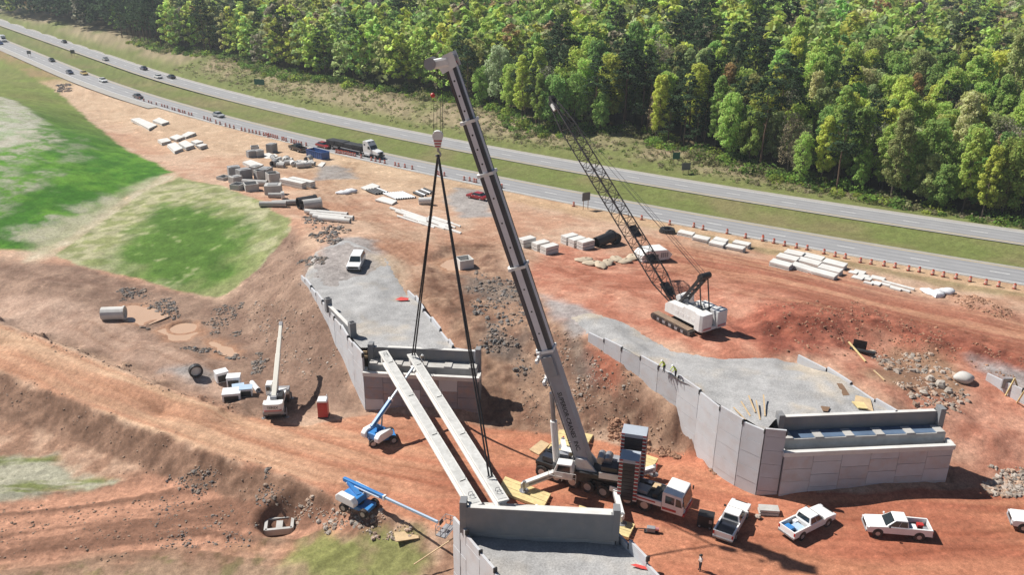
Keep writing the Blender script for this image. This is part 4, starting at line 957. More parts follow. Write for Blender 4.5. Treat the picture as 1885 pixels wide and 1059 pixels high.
# counterweight blocks at the tail
for y in (1.45,-1.45):
    o=MB().prism([(-5.6,y-.95),(-5.1,y-1.15) if y<0 else (-5.5,y-.95),(-4.05,y-1.05),(-4.05,y+1.05),(-5.1,y+1.15) if y>0 else (-5.5,y+.95),(-5.6,y+.95)],1.35,3.95).build('counterweight',WHITE_P,cr,bevel=.08)
    MB().box((-5.63,y,1.75),(.03,1.5,.3)).build('red_name_band',REDF,o)
MB().box((-4.7,0,1.5),(1.4,2.0,.4)).build('counterweight_tray',WHITE_M,cr)
# cab
o=MB().prism_y([(1.2,1.8),(3.0,1.8),(3.2,2.4),(2.8,3.7),(1.3,3.8)],-2.6,-1.5).build('operator_cab',WHITE_M,cr,bevel=.1)
MB().prism_y([(1.5,2.5),(2.95,2.5),(2.65,3.5),(1.5,3.55)],-2.62,-2.605).build('side_window',GLASS,o)
MB().prism_y([(1.5,2.5),(2.95,2.5),(2.65,3.5),(1.5,3.55)],-1.495,-1.48).build('side_window',GLASS,o)
MB().hexa([(3.22,-2.5,2.5),(3.25,-2.5,2.5),(3.25,-1.6,2.5),(3.22,-1.6,2.5),(2.86,-2.5,3.6),(2.9,-2.5,3.6),(2.9,-1.6,3.6),(2.86,-1.6,3.6)]).build('windscreen',GLASS,o)
MB().cyl((1.9,-1.0,3.55),(1.9,.1,3.55),.5,n=16).build('hoist_guard',WHITE_M,cr)
# gantry mast
GT_=Vector((-2.6,0,8.3))
for y in (-.75,.75): MB().beam((1.2,y,2.9),(GT_.x,y,GT_.z),.32,.4).build('mast_leg',BLACK,cr)
for k in range(5):
    f=.2+.17*k; p=Vector((1.2,0,2.9)).lerp(GT_,f); MB().beam((p.x,-.75,p.z),(p.x,.75,p.z),.18,.18).build('mast_cross_bar',BLACK,cr)
MB().box((GT_.x,0,GT_.z+.1),(.7,1.9,.5)).build('mast_head',BLACK,cr); MB().cyl((GT_.x-.2,-.9,GT_.z+.35),(GT_.x-.2,.9,GT_.z+.35),.45,n=14).build('mast_sheaves',BLACK,cr)
for y in (-.8,.8): MB().beam((GT_.x,y,GT_.z),(-3.6,y,3.3),.14,.14).build('back_strut',BLACK,cr)
MB().box((-3.7,0,3.4),(.8,1.7,.7)).build('rope_guide',BLACK,cr)
# lattice boom
inv=Matrix.Rotation(-CA,3,'Z')
bf=Vector((2.6,0,2.4)); fw=np.array([cc0.x,cc0.y,zc])+np.array(Matrix.Rotation(CA,3,'Z')@(bf*CSC))
tipw=on_plane(1016,184,fw,np.array([chd.x,chd.y])); tl=inv@(Vector(tipw)-Vector((cc0.x,cc0.y,zc)))/CSC
BL=(tl-bf).length
bo=MB(); la_=MB()
def half(u):  # half width, half height along the boom
    return (.95*min(1,.55+u/6) if u<3 else (.95 if u<BL-6 else .95-.45*(u-BL+6)/6)), (.12+.83*min(1,u/4.5) if u<4.5 else (.95 if u<BL-6 else .95-.55*(u-BL+6)/6))
nb=15; uu=[0]+list(np.linspace(4.5,BL-6,nb))+[BL]
co=lambda u,sy,sz:(u,sy*half(u)[0],sz*half(u)[1])
for sy in (-1,1):
    for sz in (-1,1):
        o=MB()
        for a,c in zip(uu[:-1],uu[1:]): o.cyl(co(a,sy,sz),co(c,sy,sz),.105,n=7)
        orient(o.build('boom_chord',LATT,cr),bf,tl)
for i,(a,c) in enumerate(zip(uu[:-1],uu[1:])):
    m_=(a+c)/2
    for sz in (-1,1):
        la_.cyl(co(a,-1,sz),co(m_,1,sz),.045,n=5); la_.cyl(co(m_,1,sz),co(c,-1,sz),.045,n=5)
    for sy in (-1,1):
        la_.cyl(co(a,sy,-1),co(m_,sy,1),.045,n=5); la_.cyl(co(m_,sy,1),co(c,sy,-1),.045,n=5)
    for q in (a,):
        la_.cyl(co(q,-1,1),co(q,1,1),.05,n=5); la_.cyl(co(q,-1,-1),co(q,1,-1),.05,n=5); la_.cyl(co(q,-1,-1),co(q,-1,1),.05,n=5); la_.cyl(co(q,1,-1),co(q,1,1),.05,n=5)
o=orient(la_.build('boom_lacing',LATT,cr),bf,tl); o['kind']='stuff'
for u0,u1 in ((1.2,3.6),(7.2,8.6),(12.0,14.2)):
    orient(MB().box(((u0+u1)/2,0,half(u0)[1]*.7),(u1-u0,1.75,.06)).build('boom_deck_plate',BLACK,cr),bf,tl)
orient(MB().box((BL-1.0,0,0),(2.6,.85,.5)).build('boom_head',BLACK,cr),bf,tl)
for y in (-.3,0,.3): orient(MB().cyl((BL+.2,y-.06,.15),(BL+.2,y+.06,.15),.5,n=14).build('head_sheave',BLACK,cr),bf,tl)
orient(MB().box((BL-1.6,.62,0),(1.3,.25,.5)).build('load_chart_board',WHITE_M,cr),bf,tl)
for y in (-.5,.5): MB().cyl((GT_.x,y,GT_.z+.4),tl+Vector((0,y*.8,.3)),.03,n=5).build('pendant_rope',ROPE,cr)
for y in (-.15,.15): MB().cyl((GT_.x+.2,y,GT_.z+.3),tl.lerp(GT_,.5)+Vector((0,y*3,.1)),.025,n=5).build('boom_hoist_rope',ROPE,cr)
MB().cyl((.8,0,3.6),tl+Vector((0,0,.3)),.025,n=5).build('load_rope',ROPE,cr)

# ------------------------------------------------------------------ rough-terrain crane by the slope
tb=GZ(512,752); hdg=R_(97)
tc=thing('rough_terrain_crane','small white rough-terrain crane with short boom raised, parked under the brown slope','crane',tb,hdg); TSC=.86; tc.scale=(TSC,)*3
for x in (-2.0,2.0):
    for y in (-1.15,1.15): wheel(tc,x,y,.75,.75,.6,GREYP)
MB().box((0,0,1.05),(6.6,1.7,.6)).build('chassis',BLACK,tc,bevel=.04)
MB().box((-2.9,0,1.35),(1.2,2.6,.5)).build('rear_fender',GREYP,tc,bevel=.05); MB().box((2.9,0,1.35),(1.2,2.6,.5)).build('front_fender',GREYP,tc,bevel=.05)
MB().cyl((0,0,1.3),(0,0,1.75),.85,n=18).build('turntable',BLACK,tc)
MB().box((-.6,0,2.0),(4.6,2.3,.5)).build('slewing_platform',WHITE_M,tc,bevel=.05)
cw=MB().prism([(-3.7,-1.3),(-3.95,-.8),(-3.95,.8),(-3.7,1.3),(-2.6,1.3),(-2.6,-1.3)][::-1],1.75,2.85).build('counterweight',WHITE_M,tc,bevel=.06)
MB().box((-3.86,0,1.9),(.2,2.3,.25)).build('red_stripe',REDF,cw)
tx=textmesh('TEREX',.5,BLACK,'maker_lettering',cw,.004); tx.matrix_local=Matrix.Translation((-3.965,0,2.35))@Matrix(((0,-1,0),(0,0,1),(-1,0,0))).transposed().to_4x4()
o=MB().prism_y([(-.2,2.2),(1.6,2.2),(1.8,2.7),(1.4,3.7),(0,3.75),(-.2,3.2)],.55,1.4).build('operator_cab',WHITE_M,tc,bevel=.07)
MB().prism_y([(.1,2.75),(1.55,2.75),(1.3,3.55),(.1,3.55)],1.405,1.42).build('side_window',GLASS,o); MB().box((-.21,.97,3.2),(.02,.65,.6)).build('rear_window',GLASS,o)
MB().box((-1.6,-.75,2.75),(1.5,.9,1.0)).build('engine_hood',BLACK,tc,bevel=.06)
for y in (-.45,.45): MB().prism_y([(-2.4,2.2),(-.6,2.2),(-1.2,3.3),(-2.0,3.3)],y-.08,y+.08).build('boom_bracket',GREYP,tc)
MB().cyl((-2.3,-.4,2.95),(-2.3,.4,2.95),.35,n=12).build('winch_drum',STEEL,tc)
q0=Vector((-1.6,0,3.1)); w0=np.array(tb)+np.array(Matrix.Rotation(hdg,3,'Z')@(q0*TSC))
tw=on_plane(517,600,w0,np.array([math.cos(hdg),math.sin(hdg)])); q1=Matrix.Rotation(-hdg,3,'Z')@(Vector(tw)-tb)/TSC
BLt=(q1-q0).length
for i,(u0,u1,s_) in enumerate(((-.6,BLt*.56,.78),(BLt*.55,BLt*.80,.66),(BLt*.79,BLt,.54))):
    o=MB().box(((u0+u1)/2,0,0),(u1-u0,s_*.8,s_)).build('boom_section',CREAM,tc,bevel=.04); orient(o,q0,q1)
orient(MB().box((BLt+.25,0,-.1),(.7,.5,.8)).build('boom_head',GREYP,tc,bevel=.04),q0,q1)
MB().cyl((.9,0,2.3),q0.lerp(q1,.42)+Vector((.3,0,-.3)),.16,n=10).build('lift_cylinder',STEEL,tc)
for x in (-2.6,2.6):
    for sy in (-1,1):
        o=MB().beam((x,sy*.6,.75),(x,sy*1.55,.75),.3,.32).build('outrigger_beam',GREYP,tc); MB().cyl((x,sy*1.55,.1),(x,sy*1.55,1.0),.09,n=8).build('jack',STEEL,o); MB().cyl((x,sy*1.55,.0),(x,sy*1.55,.1),.3,n=12).build('foot_pad',STEEL,o)

# ------------------------------------------------------------------ boom lifts
def boom_lift(label,base,hdg,tail,tip,knee=.5,tw_=0.):
    t=thing('boom_lift',label,'boom lift',base,hdg,'blue and white boom lifts'); inv=Matrix.Rotation(-hdg,3,'Z')
    for x in (-1.15,1.15):
        for y in (-.95,.95): wheel(t,x,y,.48,.48,.38,RIM)
    MB().box((0,0,.62),(3.0,1.5,.4)).build('chassis',BLUEP,t,bevel=.04); MB().cyl((0,0,.8),(0,0,1.05),.5,n=14).build('turntable',BLACK,t)
    a=inv@(Vector(tail)-Vector(base)); e=inv@(Vector(tip)-Vector(base)); d=(e-a); ta=math.atan2(d.y,d.x)
    o=MB().box((-.6,0,1.35),(2.0,1.5,.75)).build('turret',BLUEP,t,(0,0,0),ta,bevel=.1)
    for y in (-.98,.98):
        s_=1 if y>0 else -1
        MB().prism_y([(-1.9,1.05),(.5,1.05),(.6,1.5),(.2,1.95),(-1.5,2.0),(-1.95,1.6)],y-.32,y+.32).build('engine_cover',PLASTICW,o,bevel=.1)
    b=a.lerp(e,knee)
    orient(MB().box(((b-a).length/2,0,0),((b-a).length,.34,.4)).build('main_boom',BLUEP,t,bevel=.04),a,e)
    orient(MB().box(((e-a).length*(knee+1)/2-.3,0,0),((e-a).length*(1-knee)+.6,.2,.25)).build('fly_boom',LBLUE,t,bevel=.03),a,e)
    orient(MB().box(((b-a).length,0,0),(.2,.4,.46)).build('boom_collar',PLASTICW,t),a,e)
    orient(MB().box(((b-a).length*.5,-.2,-.16),((b-a).length*.8,.08,.12)).build('cable_tray',PLASTICW,t),a,e)
    MB().beam((a.x*.0,a.y*.0,1.6),a.lerp(e,.06)+Vector((0,0,-.1)),.5,.4).build('boom_mount',BLUEP,t)
    MB().cyl((0,0,1.3),a.lerp(e,knee*.55)+Vector((0,0,-.25)),.1,n=8).build('lift_cylinder',STEEL,t)
    c=e+d.normalized()*.9; c.z=e.z-.1
    bk=MB().box((c.x,c.y,c.z-.5),(1.0,1.9,.08)).build('basket_floor',GREYP,t)
    rl=MB()
    for sx in (-.5,0,.5):
        for sy in (-.95,.95): rl.cyl((c.x+sx,c.y+sy,c.z-.5),(c.x+sx,c.y+sy,c.z+.6),.03,n=5)
    for z in (.1,.6):
        rl.tube([(c.x-.5,c.y-.95,c.z+z),(c.x+.5,c.y-.95,c.z+z),(c.x+.5,c.y+.95,c.z+z),(c.x-.5,c.y+.95,c.z+z),(c.x-.5,c.y-.95,c.z+z)],.03,5)
    rl.build('basket_rail',GREYP,bk); MB().box((c.x-.45,c.y,c.z+.35),(.12,.5,.35)).build('control_box',BLACK,bk)
    return t
l1=GZ(703,812)
boom_lift('blue and white boom lift under the girders, its boom reaching up to the far ledge',l1,R_(20),(l1.x-.9,l1.y-1.0,l1.z+2.4),tuple(U(762,672,4.6)-np.array([0,0.6,0])),.45)
l2=GZ(662,938)
boom_lift('blue and white boom lift beside the grass, its long boom lying low to the right',l2,R_(-25),tuple(U(633,882,.2)),tuple(U(806,962,.3)),.45)

TARPB=mat("black_tarp",(.02,.022,.026),.6,var=.25,bump=.03,bscale=2)
BLUEP2=mat("blue_skip_paint",(.02,.09,.3),.5,var=.15,dirt=DUST,dirtamt=.2)
CARCOL={}
def paint(name,c): 
    return mat('car_paint_'+name,c,.3,var=.04,coat=.5,dirt=DUST,dirtamt=.06)
PW_=paint('white',(.8,.8,.79))
def pickup(label,loc,rz,load=None,paintm=None,group='white pickups parked on the crane pad'):
    pm=paintm or PW_; t=thing('pickup_truck',label,'pickup',loc,rz,group)
    b=MB().prism_y([(-.85,.5),(2.75,.45),(2.95,.6),(2.97,.95),(2.75,1.12),(1.2,1.24),(-.85,1.24)],-.98,.98); body=b.build('body',pm,t,bevel=.07)
    bed=MB(); bed.box((-1.9,.9,.9),(2.14,.16,.74)); bs=bed.build('bed_side',pm,t,bevel=.03); MB().box((-1.9,-.9,.9),(2.14,.16,.74)).build('bed_side',pm,t,bevel=.03)
    MB().box((-2.95,0,.88),(.1,1.94,.72)).build('tailgate',pm,t,bevel=.03); MB().box((-1.9,0,.66),(2.1,1.64,.12)).build('bed_floor',BLACK,t)
    MB().box((-2.98,0,.55),(.2,1.9,.2)).build('rear_bumper',STEEL,t,bevel=.03); MB().box((2.93,0,.6),(.16,1.86,.26)).build('front_bumper',GREYP,t,bevel=.03)
    MB().box((2.97,0,.9),(.05,1.2,.26)).build('grille',BLACK,t)
    for y in (-.78,.78):
        MB().box((2.92,y,.95),(.12,.34,.2)).build('headlamp',LAMP,t); MB().box((-2.99,y*1.15,1.0),(.06,.14,.34)).build('tail_lamp',TAIL,t)
        MB().box((1.0,y*1.4,1.38),(.14,.22,.2)).build('mirror',BLACK if y>0 else pm,t,bevel=.03)
    x0,x1,x2,x3=-.82,-.68,.42,1.25; z0,z1=1.22,1.9; w0,w1=.92,.74
    c=MB().hexa([(x0,-w0,z0),(x3,-w0,z0),(x3,w0,z0),(x0,w0,z0),(x1,-w1,z1),(x2,-w1,z1),(x2,w1,z1),(x1,w1,z1)]).build('cabin',pm,t,bevel=.06)
    def quad(pts,nm,off):  # thin glass plate on a cabin face
        p=[Vector(q) for q in pts]; n=(p[1]-p[0]).cross(p[2]-p[0]).normalized()*off; MB().hexa([*(q+n*.2 for q in p),*(q+n for q in p)]).build(nm,GLASS,c)
    ip=lambda a,b,f:tuple(Vector(a).lerp(Vector(b),f))
    A,B,Cc,D=(x3,-w0,z0),(x3,w0,z0),(x2,w1,z1),(x2,-w1,z1)
    quad([ip(A,B,.07),ip(B,A,.07),ip(ip(B,Cc,.88),ip(A,D,.88),.06),ip(ip(A,D,.88),ip(B,Cc,.88),.06)],'windscreen',.03)
    A,B,Cc,D=(x0,w0,z0),(x0,-w0,z0),(x1,-w1,z1),(x1,w1,z1)
    quad([ip(ip(A,D,.2),ip(B,Cc,.2),.1),ip(ip(B,Cc,.2),ip(A,D,.2),.1),ip(ip(B,Cc,.85),ip(A,D,.85),.1),ip(ip(A,D,.85),ip(B,Cc,.85),.1)],'rear_window',.03)
    for s_ in (-1,1):
        for f0,f1 in ((.06,.46),(.5,.94)):
            lo=lambda f:(x0+(x3-x0)*f,s_*w0,z0); hi=lambda f:(x1+(x2-x1)*f,s_*w1,z1)
            q=[ip(lo(f0),hi(f0),.12),ip(lo(f1),hi(f1),.12),ip(lo(f1),hi(f1),.86),ip(lo(f0),hi(f0),.86)]
            quad(q if s_<0 else q[::-1],'side_window',.03)
    for x in (-1.85,1.9):
        for y in (-.86,.86):
            wheel(t,x,y,.4,.4,.28); MB().cyl((x,y+(.06 if y>0 else -.06),.46),(x,y+(.125 if y>0 else -.125),.46),.5,n=16).build('wheel_arch',BLACK,t)
    if load=='blue':
        for k,(x,y,sx,sy,sz,m) in enumerate(((-1.6,-.2,.9,1.1,.25,LBLUE),(-2.4,.2,.6,.8,.35,BLUEP),(-1.2,.5,.5,.4,.35,PLASTICW))): tag(MB().box((x,y,.75+sz/2),(sx,sy,sz)).build('cargo',m,t,bevel=.03))
    if load=='tools':
        for x,y,sx,sy,sz,m in ((-1.4,.3,.5,.7,.4,PLASTICW),(-2.2,-.3,.6,.5,.3,REDP),(-2.5,.4,.4,.5,.35,GREYP),(-1.0,0,.3,1.6,.45,STEEL)): MB().box((x,y,.75+sz/2),(sx,sy,sz)).build('cargo',m,t,bevel=.03)
    if load=='tray': MB().box((-2.0,0,1.0),(1.7,1.6,.08)).build('bed_cover',NAVY,t); MB().box((-1.05,0,1.2),(.2,1.6,.35)).build('tool_box',STEEL,t)
    if load=='cap': MB().hexa([(-2.95,-.93,1.26),(-.8,-.93,1.26),(-.8,.93,1.26),(-2.95,.93,1.26),(-2.85,-.78,1.85),(-.8,-.78,1.88),(-.8,.78,1.88),(-2.85,.78,1.85)]).build('bed_cap',pm,t,bevel=.05)
    return t
def head(tail,nose,z=None):
    a=GZ(*tail);b=GZ(*nose); return (a+b)/2, math.atan2(b.y-a.y,b.x-a.x)
for lab,tl_,ns,ld in (('white pickup with dark open bed, nose pointing away beside the crane cab',(1330,998),(1362,942),'tray'),('white pickup with pale blue boxes in its bed, at the corner of the long abutment',(1452,991),(1516,955),'blue'),
      ('white pickup parked broadside with tools in its bed, in front of the long abutment',(1706,986),(1590,976),'tools'),('white pickup cut off by the right edge of the picture',(1975,985),(1862,966),'tools')):
    p,a=head(tl_,ns); pickup(lab,p,a,ld)
pd=paint('black',(.015,.016,.02))
p,a=head((566,283),(531,272)); pickup('black pickup parked beside the blue waste skip',p,a,None,pd,'site vehicles in the far yard')
def suv(label,loc,rz,pm):
    t=thing('utility_vehicle',label,'suv',loc,rz)
    MB().prism_y([(-2.6,.5),(2.4,.48),(2.6,.65),(2.62,1.0),(2.4,1.16),(1.1,1.26),(-2.6,1.26)],-.98,.98).build('body',pm,t,bevel=.08)
    x0,x1,x2,x3,z0,z1,w0,w1=-2.58,-2.45,.3,1.15,1.24,1.95,.93,.77
    c=MB().hexa([(x0,-w0,z0),(x3,-w0,z0),(x3,w0,z0),(x0,w0,z0),(x1,-w1,z1),(x2,-w1,z1),(x2,w1,z1),(x1,w1,z1)]).build('cabin',pm,t,bevel=.07)
    ip=lambda a,b,f:tuple(Vector(a).lerp(Vector(b),f))
    def quad(pts,nm):
        p=[Vector(q) for q in pts]; n=(p[1]-p[0]).cross(p[2]-p[0]).normalized()*.03; MB().hexa([*(q+n*.2 for q in p),*(q+n for q in p)]).build(nm,GLASS,c)
    A,B,Cc,D=(x3,-w0,z0),(x3,w0,z0),(x2,w1,z1),(x2,-w1,z1)
    quad([ip(A,B,.07),ip(B,A,.07),ip(ip(B,Cc,.88),ip(A,D,.88),.06),ip(ip(A,D,.88),ip(B,Cc,.88),.06)],'windscreen')
    for s_ in (-1,1):
        for f0,f1 in ((.04,.3),(.34,.62),(.66,.94)):
            lo=lambda f:(x0+(x3-x0)*f,s_*w0,z0); hi=lambda f:(x1+(x2-x1)*f,s_*w1,z1)
            q=[ip(lo(f0),hi(f0),.15),ip(lo(f1),hi(f1),.15),ip(lo(f1),hi(f1),.86),ip(lo(f0),hi(f0),.86)]; quad(q if s_<0 else q[::-1],'side_window')
    MB().box((2.62,0,.92),(.05,1.5,.3)).build('grille',BLACK,t); MB().box((2.6,0,.55),(.15,1.8,.22)).build('front_bumper',BLACK,t)
    for y in (-.75,.75): MB().box((2.6,y,1.0),(.08,.3,.16)).build('headlamp',LAMP,t); MB().box((-2.6,y*1.15,1.1),(.06,.14,.4)).build('tail_lamp',TAIL,t)
    for x in (-1.6,1.7):
        for y in (-.86,.86): wheel(t,x,y,.4,.4,.28)
    return t
pA=Vector(U(648,507,TOPA+.05)); pB=Vector(U(664,478,TOPA-.1)); zz=TOPA-.02
suv('white utility vehicle parked on the gravel behind the left abutment',(( pA.x+pB.x)/2,(pA.y+pB.y)/2,zz),math.atan2(pA.y-pB.y,pA.x-pB.x),PW_)
def car(label,loc,rz,pm,group='cars driving on the highway'):
    t=thing('passenger_car',label,'car',loc,rz,group)
    MB().prism_y([(-2.3,.35),(2.2,.32),(2.35,.5),(2.32,.75),(1.1,.95),(-1.9,1.0),(-2.35,.85)],-.9,.9).build('body',pm,t,bevel=.08)
    c=MB().hexa([(-1.95,-.82,.95),(1.15,-.82,.93),(1.15,.82,.93),(-1.95,.82,.95),(-1.2,-.66,1.42),(.35,-.66,1.44),(.35,.66,1.44),(-1.2,.66,1.42)]).build('window_band',GLASS,t,bevel=.04)
    MB().box((-.42,0,1.445),(1.6,1.3,.05)).build('roof',pm,t,bevel=.02)
    for x in (-1.4,1.4):
        for y in (-.78,.78): wheel(t,x,y,.33,.33,.22)
    for y in (-.65,.65): MB().box((2.3,y,.68),(.08,.3,.12)).build('headlamp',LAMP,t); MB().box((-2.33,y,.8),(.06,.35,.12)).build('tail_lamp',TAIL,t)
    return t
def hpos(px,py):
    q=U(px,py,.0); s,o=hinv(np.array([q[0]]),np.array([q[1]])); return float(s[0]),float(o[0])
def htangent(s):
    t=float(htan(s)); v=HD+HN*t; return math.atan2(v[1],v[0])
CC={'dark':(.02,.022,.028),'blue':(.03,.07,.2),'yellow':(.6,.42,.12),'white':(.75,.75,.75),'brown':(.06,.035,.03),'silver':(.4,.41,.42),'red':(.35,.015,.02),'navy':(.02,.03,.07)}
first={}
def hcar(px,py,colr,label,near=True,lane=None):
    s,o=hpos(px,py); base=0 if near else 22.6
    lane=lane if lane is not None else (1.8 if o-base>0 else -1.8)
    q=hw(s,base+lane); a=htangent(s)+(0 if near else math.pi); loc=(q[0],q[1],.02)
    if colr not in first: first[colr]=car(label,loc,a,paint(colr,CC[colr]))
    else: dup(first[colr],loc,a,label)
hcar(24,80,'blue','blue car leading at the far left of the near carriageway',lane=-1.8); hcar(110,112,'dark','dark car on the near carriageway behind the blue one',lane=1.8)
hcar(146,134,'navy','navy blue car beside the small yellow car',lane=-1.8); hcar(170,136,'yellow','small yellow car on the near carriageway',lane=1.8)
hcar(205,149,'white','white car on the near carriageway where the grass hill ends',lane=1.8); hcar(268,179,'brown','dark brown car beside the first orange drums',lane=-1.8)
hcar(415,213,'silver','silver car passing the long row of drums, middle of the left half',lane=1.8)
hcar(129,78,'dark','dark car farthest away on the far carriageway',False,1.8); hcar(207,110,'silver','silver car alone on the far carriageway',False,-1.8)
hcar(279,127,'navy','dark navy car on the far carriageway ahead of a white one',False,1.8); hcar(307,142,'white','white car on the far carriageway next to a dark one',False,-1.8); hcar(325,143,'dark','dark car just right of the white car on the far carriageway',False,1.8)
hcar(608,269,'red','red car tailing the flatbed lorry',lane=-1.8)
p,a=head((896,370),(861,362)); r=dup(first['red'],p,a,'red car parked on the dirt just left of the tall boom','site vehicles in the far yard')
# box van at the far left
s,o=hpos(14,76); q=hw(s,1.8); t=thing('box_van','white box van at the far left of the near carriageway','van',(q[0],q[1],.02),htangent(s))
MB().box((-1.2,0,1.9),(4.6,2.2,2.4)).build('box_body',PW_,t,bevel=.05); MB().prism_y([(1.1,.5),(2.9,.5),(3.0,1.2),(2.2,1.4),(1.7,2.2),(1.1,2.2)],-1,1).build('cab',PW_,t,bevel=.06); MB().prism_y([(2.25,1.42),(2.3,1.42),(1.8,2.15),(1.75,2.15)],-.85,.85).build('windscreen',GLASS,t); MB().box((-.3,0,.6),(6,1.2,.3)).build('chassis',BLACK,t)
for x in (-2.2,1.9):
    for y in (-.9,.9): wheel(t,x,y,.45,.45,.3)
# flatbed lorry
s,o=hpos(728,290); s-=3.2; q=hw(s-9.0,.9-1.9+.4); a=htangent(s-9)
t=thing('flatbed_lorry','white sleeper-cab lorry with dark tarped flatbed on the near carriageway','lorry',(q[0],q[1],.02),a)
MB().box((8.0,0,.95),(5.2,1.0,.4)).build('tractor_frame',BLACK,t)
o=MB().prism_y([(5.6,1.0),(8.3,1.0),(8.35,2.2),(7.9,3.0),(7.2,3.95),(6.2,4.1),(5.6,3.9)],-1.2,1.2).build('sleeper_cab',PW_,t,bevel=.12)
MB().prism_y([(8.2,1.0),(10.6,.9),(10.75,1.3),(10.5,1.75),(8.35,2.15)],-1.0,1.0).build('hood',PW_,t,bevel=.15)
MB().hexa([(8.37,-1.05,2.2),(8.42,-1.05,2.2),(8.42,1.05,2.2),(8.37,1.05,2.2),(7.93,-1.0,2.95),(7.98,-1.0,2.95),(7.98,1.0,2.95),(7.93,1.0,2.95)]).build('windscreen',GLASS,o)
for y in (-1,1):
    MB().prism_y([(7.3,2.15),(8.2,2.15),(7.85,2.85),(7.3,2.85)],y*1.205,y*1.22).build('door_window',GLASS,o); MB().box((6.2,y*1.21,3.1),(.5,.02,.35)).build('sleeper_window',GLASS,o); MB().box((7.3,y*.6,3.7),(.3,.4,.2)).build('roof_vent',GLASS,o)
    MB().box((7.0,y*1.15,.8),(1.9,.3,.6)).build('side_fairing',PW_,t,bevel=.08); MB().box((10.62,y*.75,1.25),(.12,.35,.3)).build('headlamp',LAMP,t)
    for x in (9.6,5.6,4.3,-6.0,-7.3): wheel(t,x,y*1.0,.5,.5,.5 if x<9 else .3)
MB().box((10.75,0,.7),(.2,2.2,.4)).build('bumper',BLACK,t); MB().box((10.72,0,1.3),(.06,1.1,.6)).build('grille',BLACK,t)
MB().box((-1.6,0,1.25),(13.6,2.5,.25)).build('trailer_deck',BLACK,t); MB().box((-1.6,0,1.0),(13.0,.9,.3)).build('trailer_beam',BLACK,t)
for k in range(4): MB().box((-6.6+3.3*k,0,1.85+.12*(k%2)),(3.2,2.4,.95)).build('tarped_load',TARPB,t,bevel=.1)
MB().box((-4.6,-1.22,.85),(1.6,.1,.4)).build('side_rail',STEEL,t); MB().box((5.05,0,1.9),(.1,2.4,1.2)).build('headboard',BLACK,t)
# blue waste skip
p,a=head((609,296),(563,284)); t=thing('waste_skip','open-top blue steel waste skip beside the black pickup','skip',p,a)
MB().box((0,0,.15),(6.2,2.3,.2)).build('floor',BLUEP2,t)
for y in (-1.12,1.12):
    MB().box((0,y,1.0),(6.2,.08,1.6)).build('side_wall',BLUEP2,t)
    for k in range(8): MB().box((-2.9+.82*k,y*1.06,.95),(.12,.1,1.5)).build('side_rib',BLUEP2,t)
    MB().box((0,y*1.03,1.82),(6.3,.16,.12)).build('top_rail',BLUEP2,t)
for x in (-3.08,3.08): MB().box((x,0,1.0),(.08,2.2,1.6)).build('end_wall',BLUEP2,t)
MB().box((0,0,.6),(5.8,2.0,.6)).build('rubble_fill',ROCKM,t)

STEELP=mat("galvanised_pipe",(.5,.52,.54),.5,metal=.3,var=.15)
TARPT=mat("tan_bag_cloth",(.46,.38,.28),.9,var=.2,bump=.03)
WHITER=mat("white_rock",(.5,.48,.45),.8,var=.1,scale=1.5)
dr=thing('traffic_drum','orange drum standing apart at the roadside','drum',(0,0,0),0,'orange traffic drums')
MB().cyl((0,0,.06),(0,0,.36),.3,.285,n=12).build('lower_shell',ORANGE,dr); MB().cyl((0,0,.36),(0,0,.5),.29,.28,n=12).build('white_band',REFL,dr); MB().cyl((0,0,.5),(0,0,.66),.28,.27,n=12).build('middle_shell',ORANGE,dr)
MB().cyl((0,0,.66),(0,0,.8),.27,.26,n=12).build('white_band',REFL,dr); MB().cyl((0,0,.8),(0,0,1.0),.26,.22,n=12).build('upper_shell',ORANGE,dr); MB().cyl((0,0,0),(0,0,.07),.42,.4,n=14).build('rubber_base',RUBBER,dr); MB().box((0,0,1.05),(.26,.06,.12)).build('handle',ORANGE,dr)
DR=[(x/3.923+1405,y/3.923+260,0) for x,y in [(-5,712),(75,738),(152,757),(238,772),(315,786),(437,815),(517,835),(590,848),(700,878),(777,890),(870,902),(950,915),(1047,936),(1125,946),(1222,966),(1298,980),(1390,995),(1492,1015),(1605,1036),(1697,1052),(1812,1068),(1900,1085)]]
DR+=[(x/3.923+940,y/3.923+260,1) for x,y in [(945,568),(1148,604),(1322,622),(1388,640),(1562,668),(1695,700),(1820,722),(455,470)]]
DR+=[(x/3.923+470,y/3.923+260,2) for x,y in [(585,84),(598,86),(610,90),(622,90),(634,93),(648,95),(660,96),(675,100),(690,104),(706,106),(722,110),(765,122),(838,140),(868,147),(900,153),(935,162),(1010,178),(1035,184),(1080,191),(1133,203),(1318,242),(1335,247),(1365,252),(1508,282),(1548,288),(1580,296),(1595,300),(1780,338)]]
DR+=[(x/6.229+400,y/6.229+250,3) for x,y in [(745,48),(765,52),(790,62),(850,76),(880,85),(905,92),(935,100),(965,106),(1020,116),(690,34),(665,27),(640,20),(615,13),(590,6),(560,0)]]
DR+=[(x/3.923,y/3.923,4) for x,y in [(990,718),(1010,723),(1040,735),(1075,745),(1095,752),(1130,760),(1170,772),(1190,777),(1210,782),(1245,795),(1262,800),(1290,808),(1300,812),(1320,816),(1335,820),(1365,832),(1385,836),(1475,860),(1500,868),(1520,876),(1560,890),(1590,900),(1630,912),(1660,920),(1690,928),(1745,942),(1770,948),(1800,955),(1825,960),(1850,966),(1875,972),(1905,980),(1935,990)]]
DL=['row along the sandy verge on the right','sparse row behind the lattice boom','row beside the flatbed lorry','dense row left of the lorry','long row tapering away on the left']
def ordn(n): return str(n)+('th' if 10<n%100<14 else {1:'st',2:'nd',3:'rd'}.get(n%10,'th'))
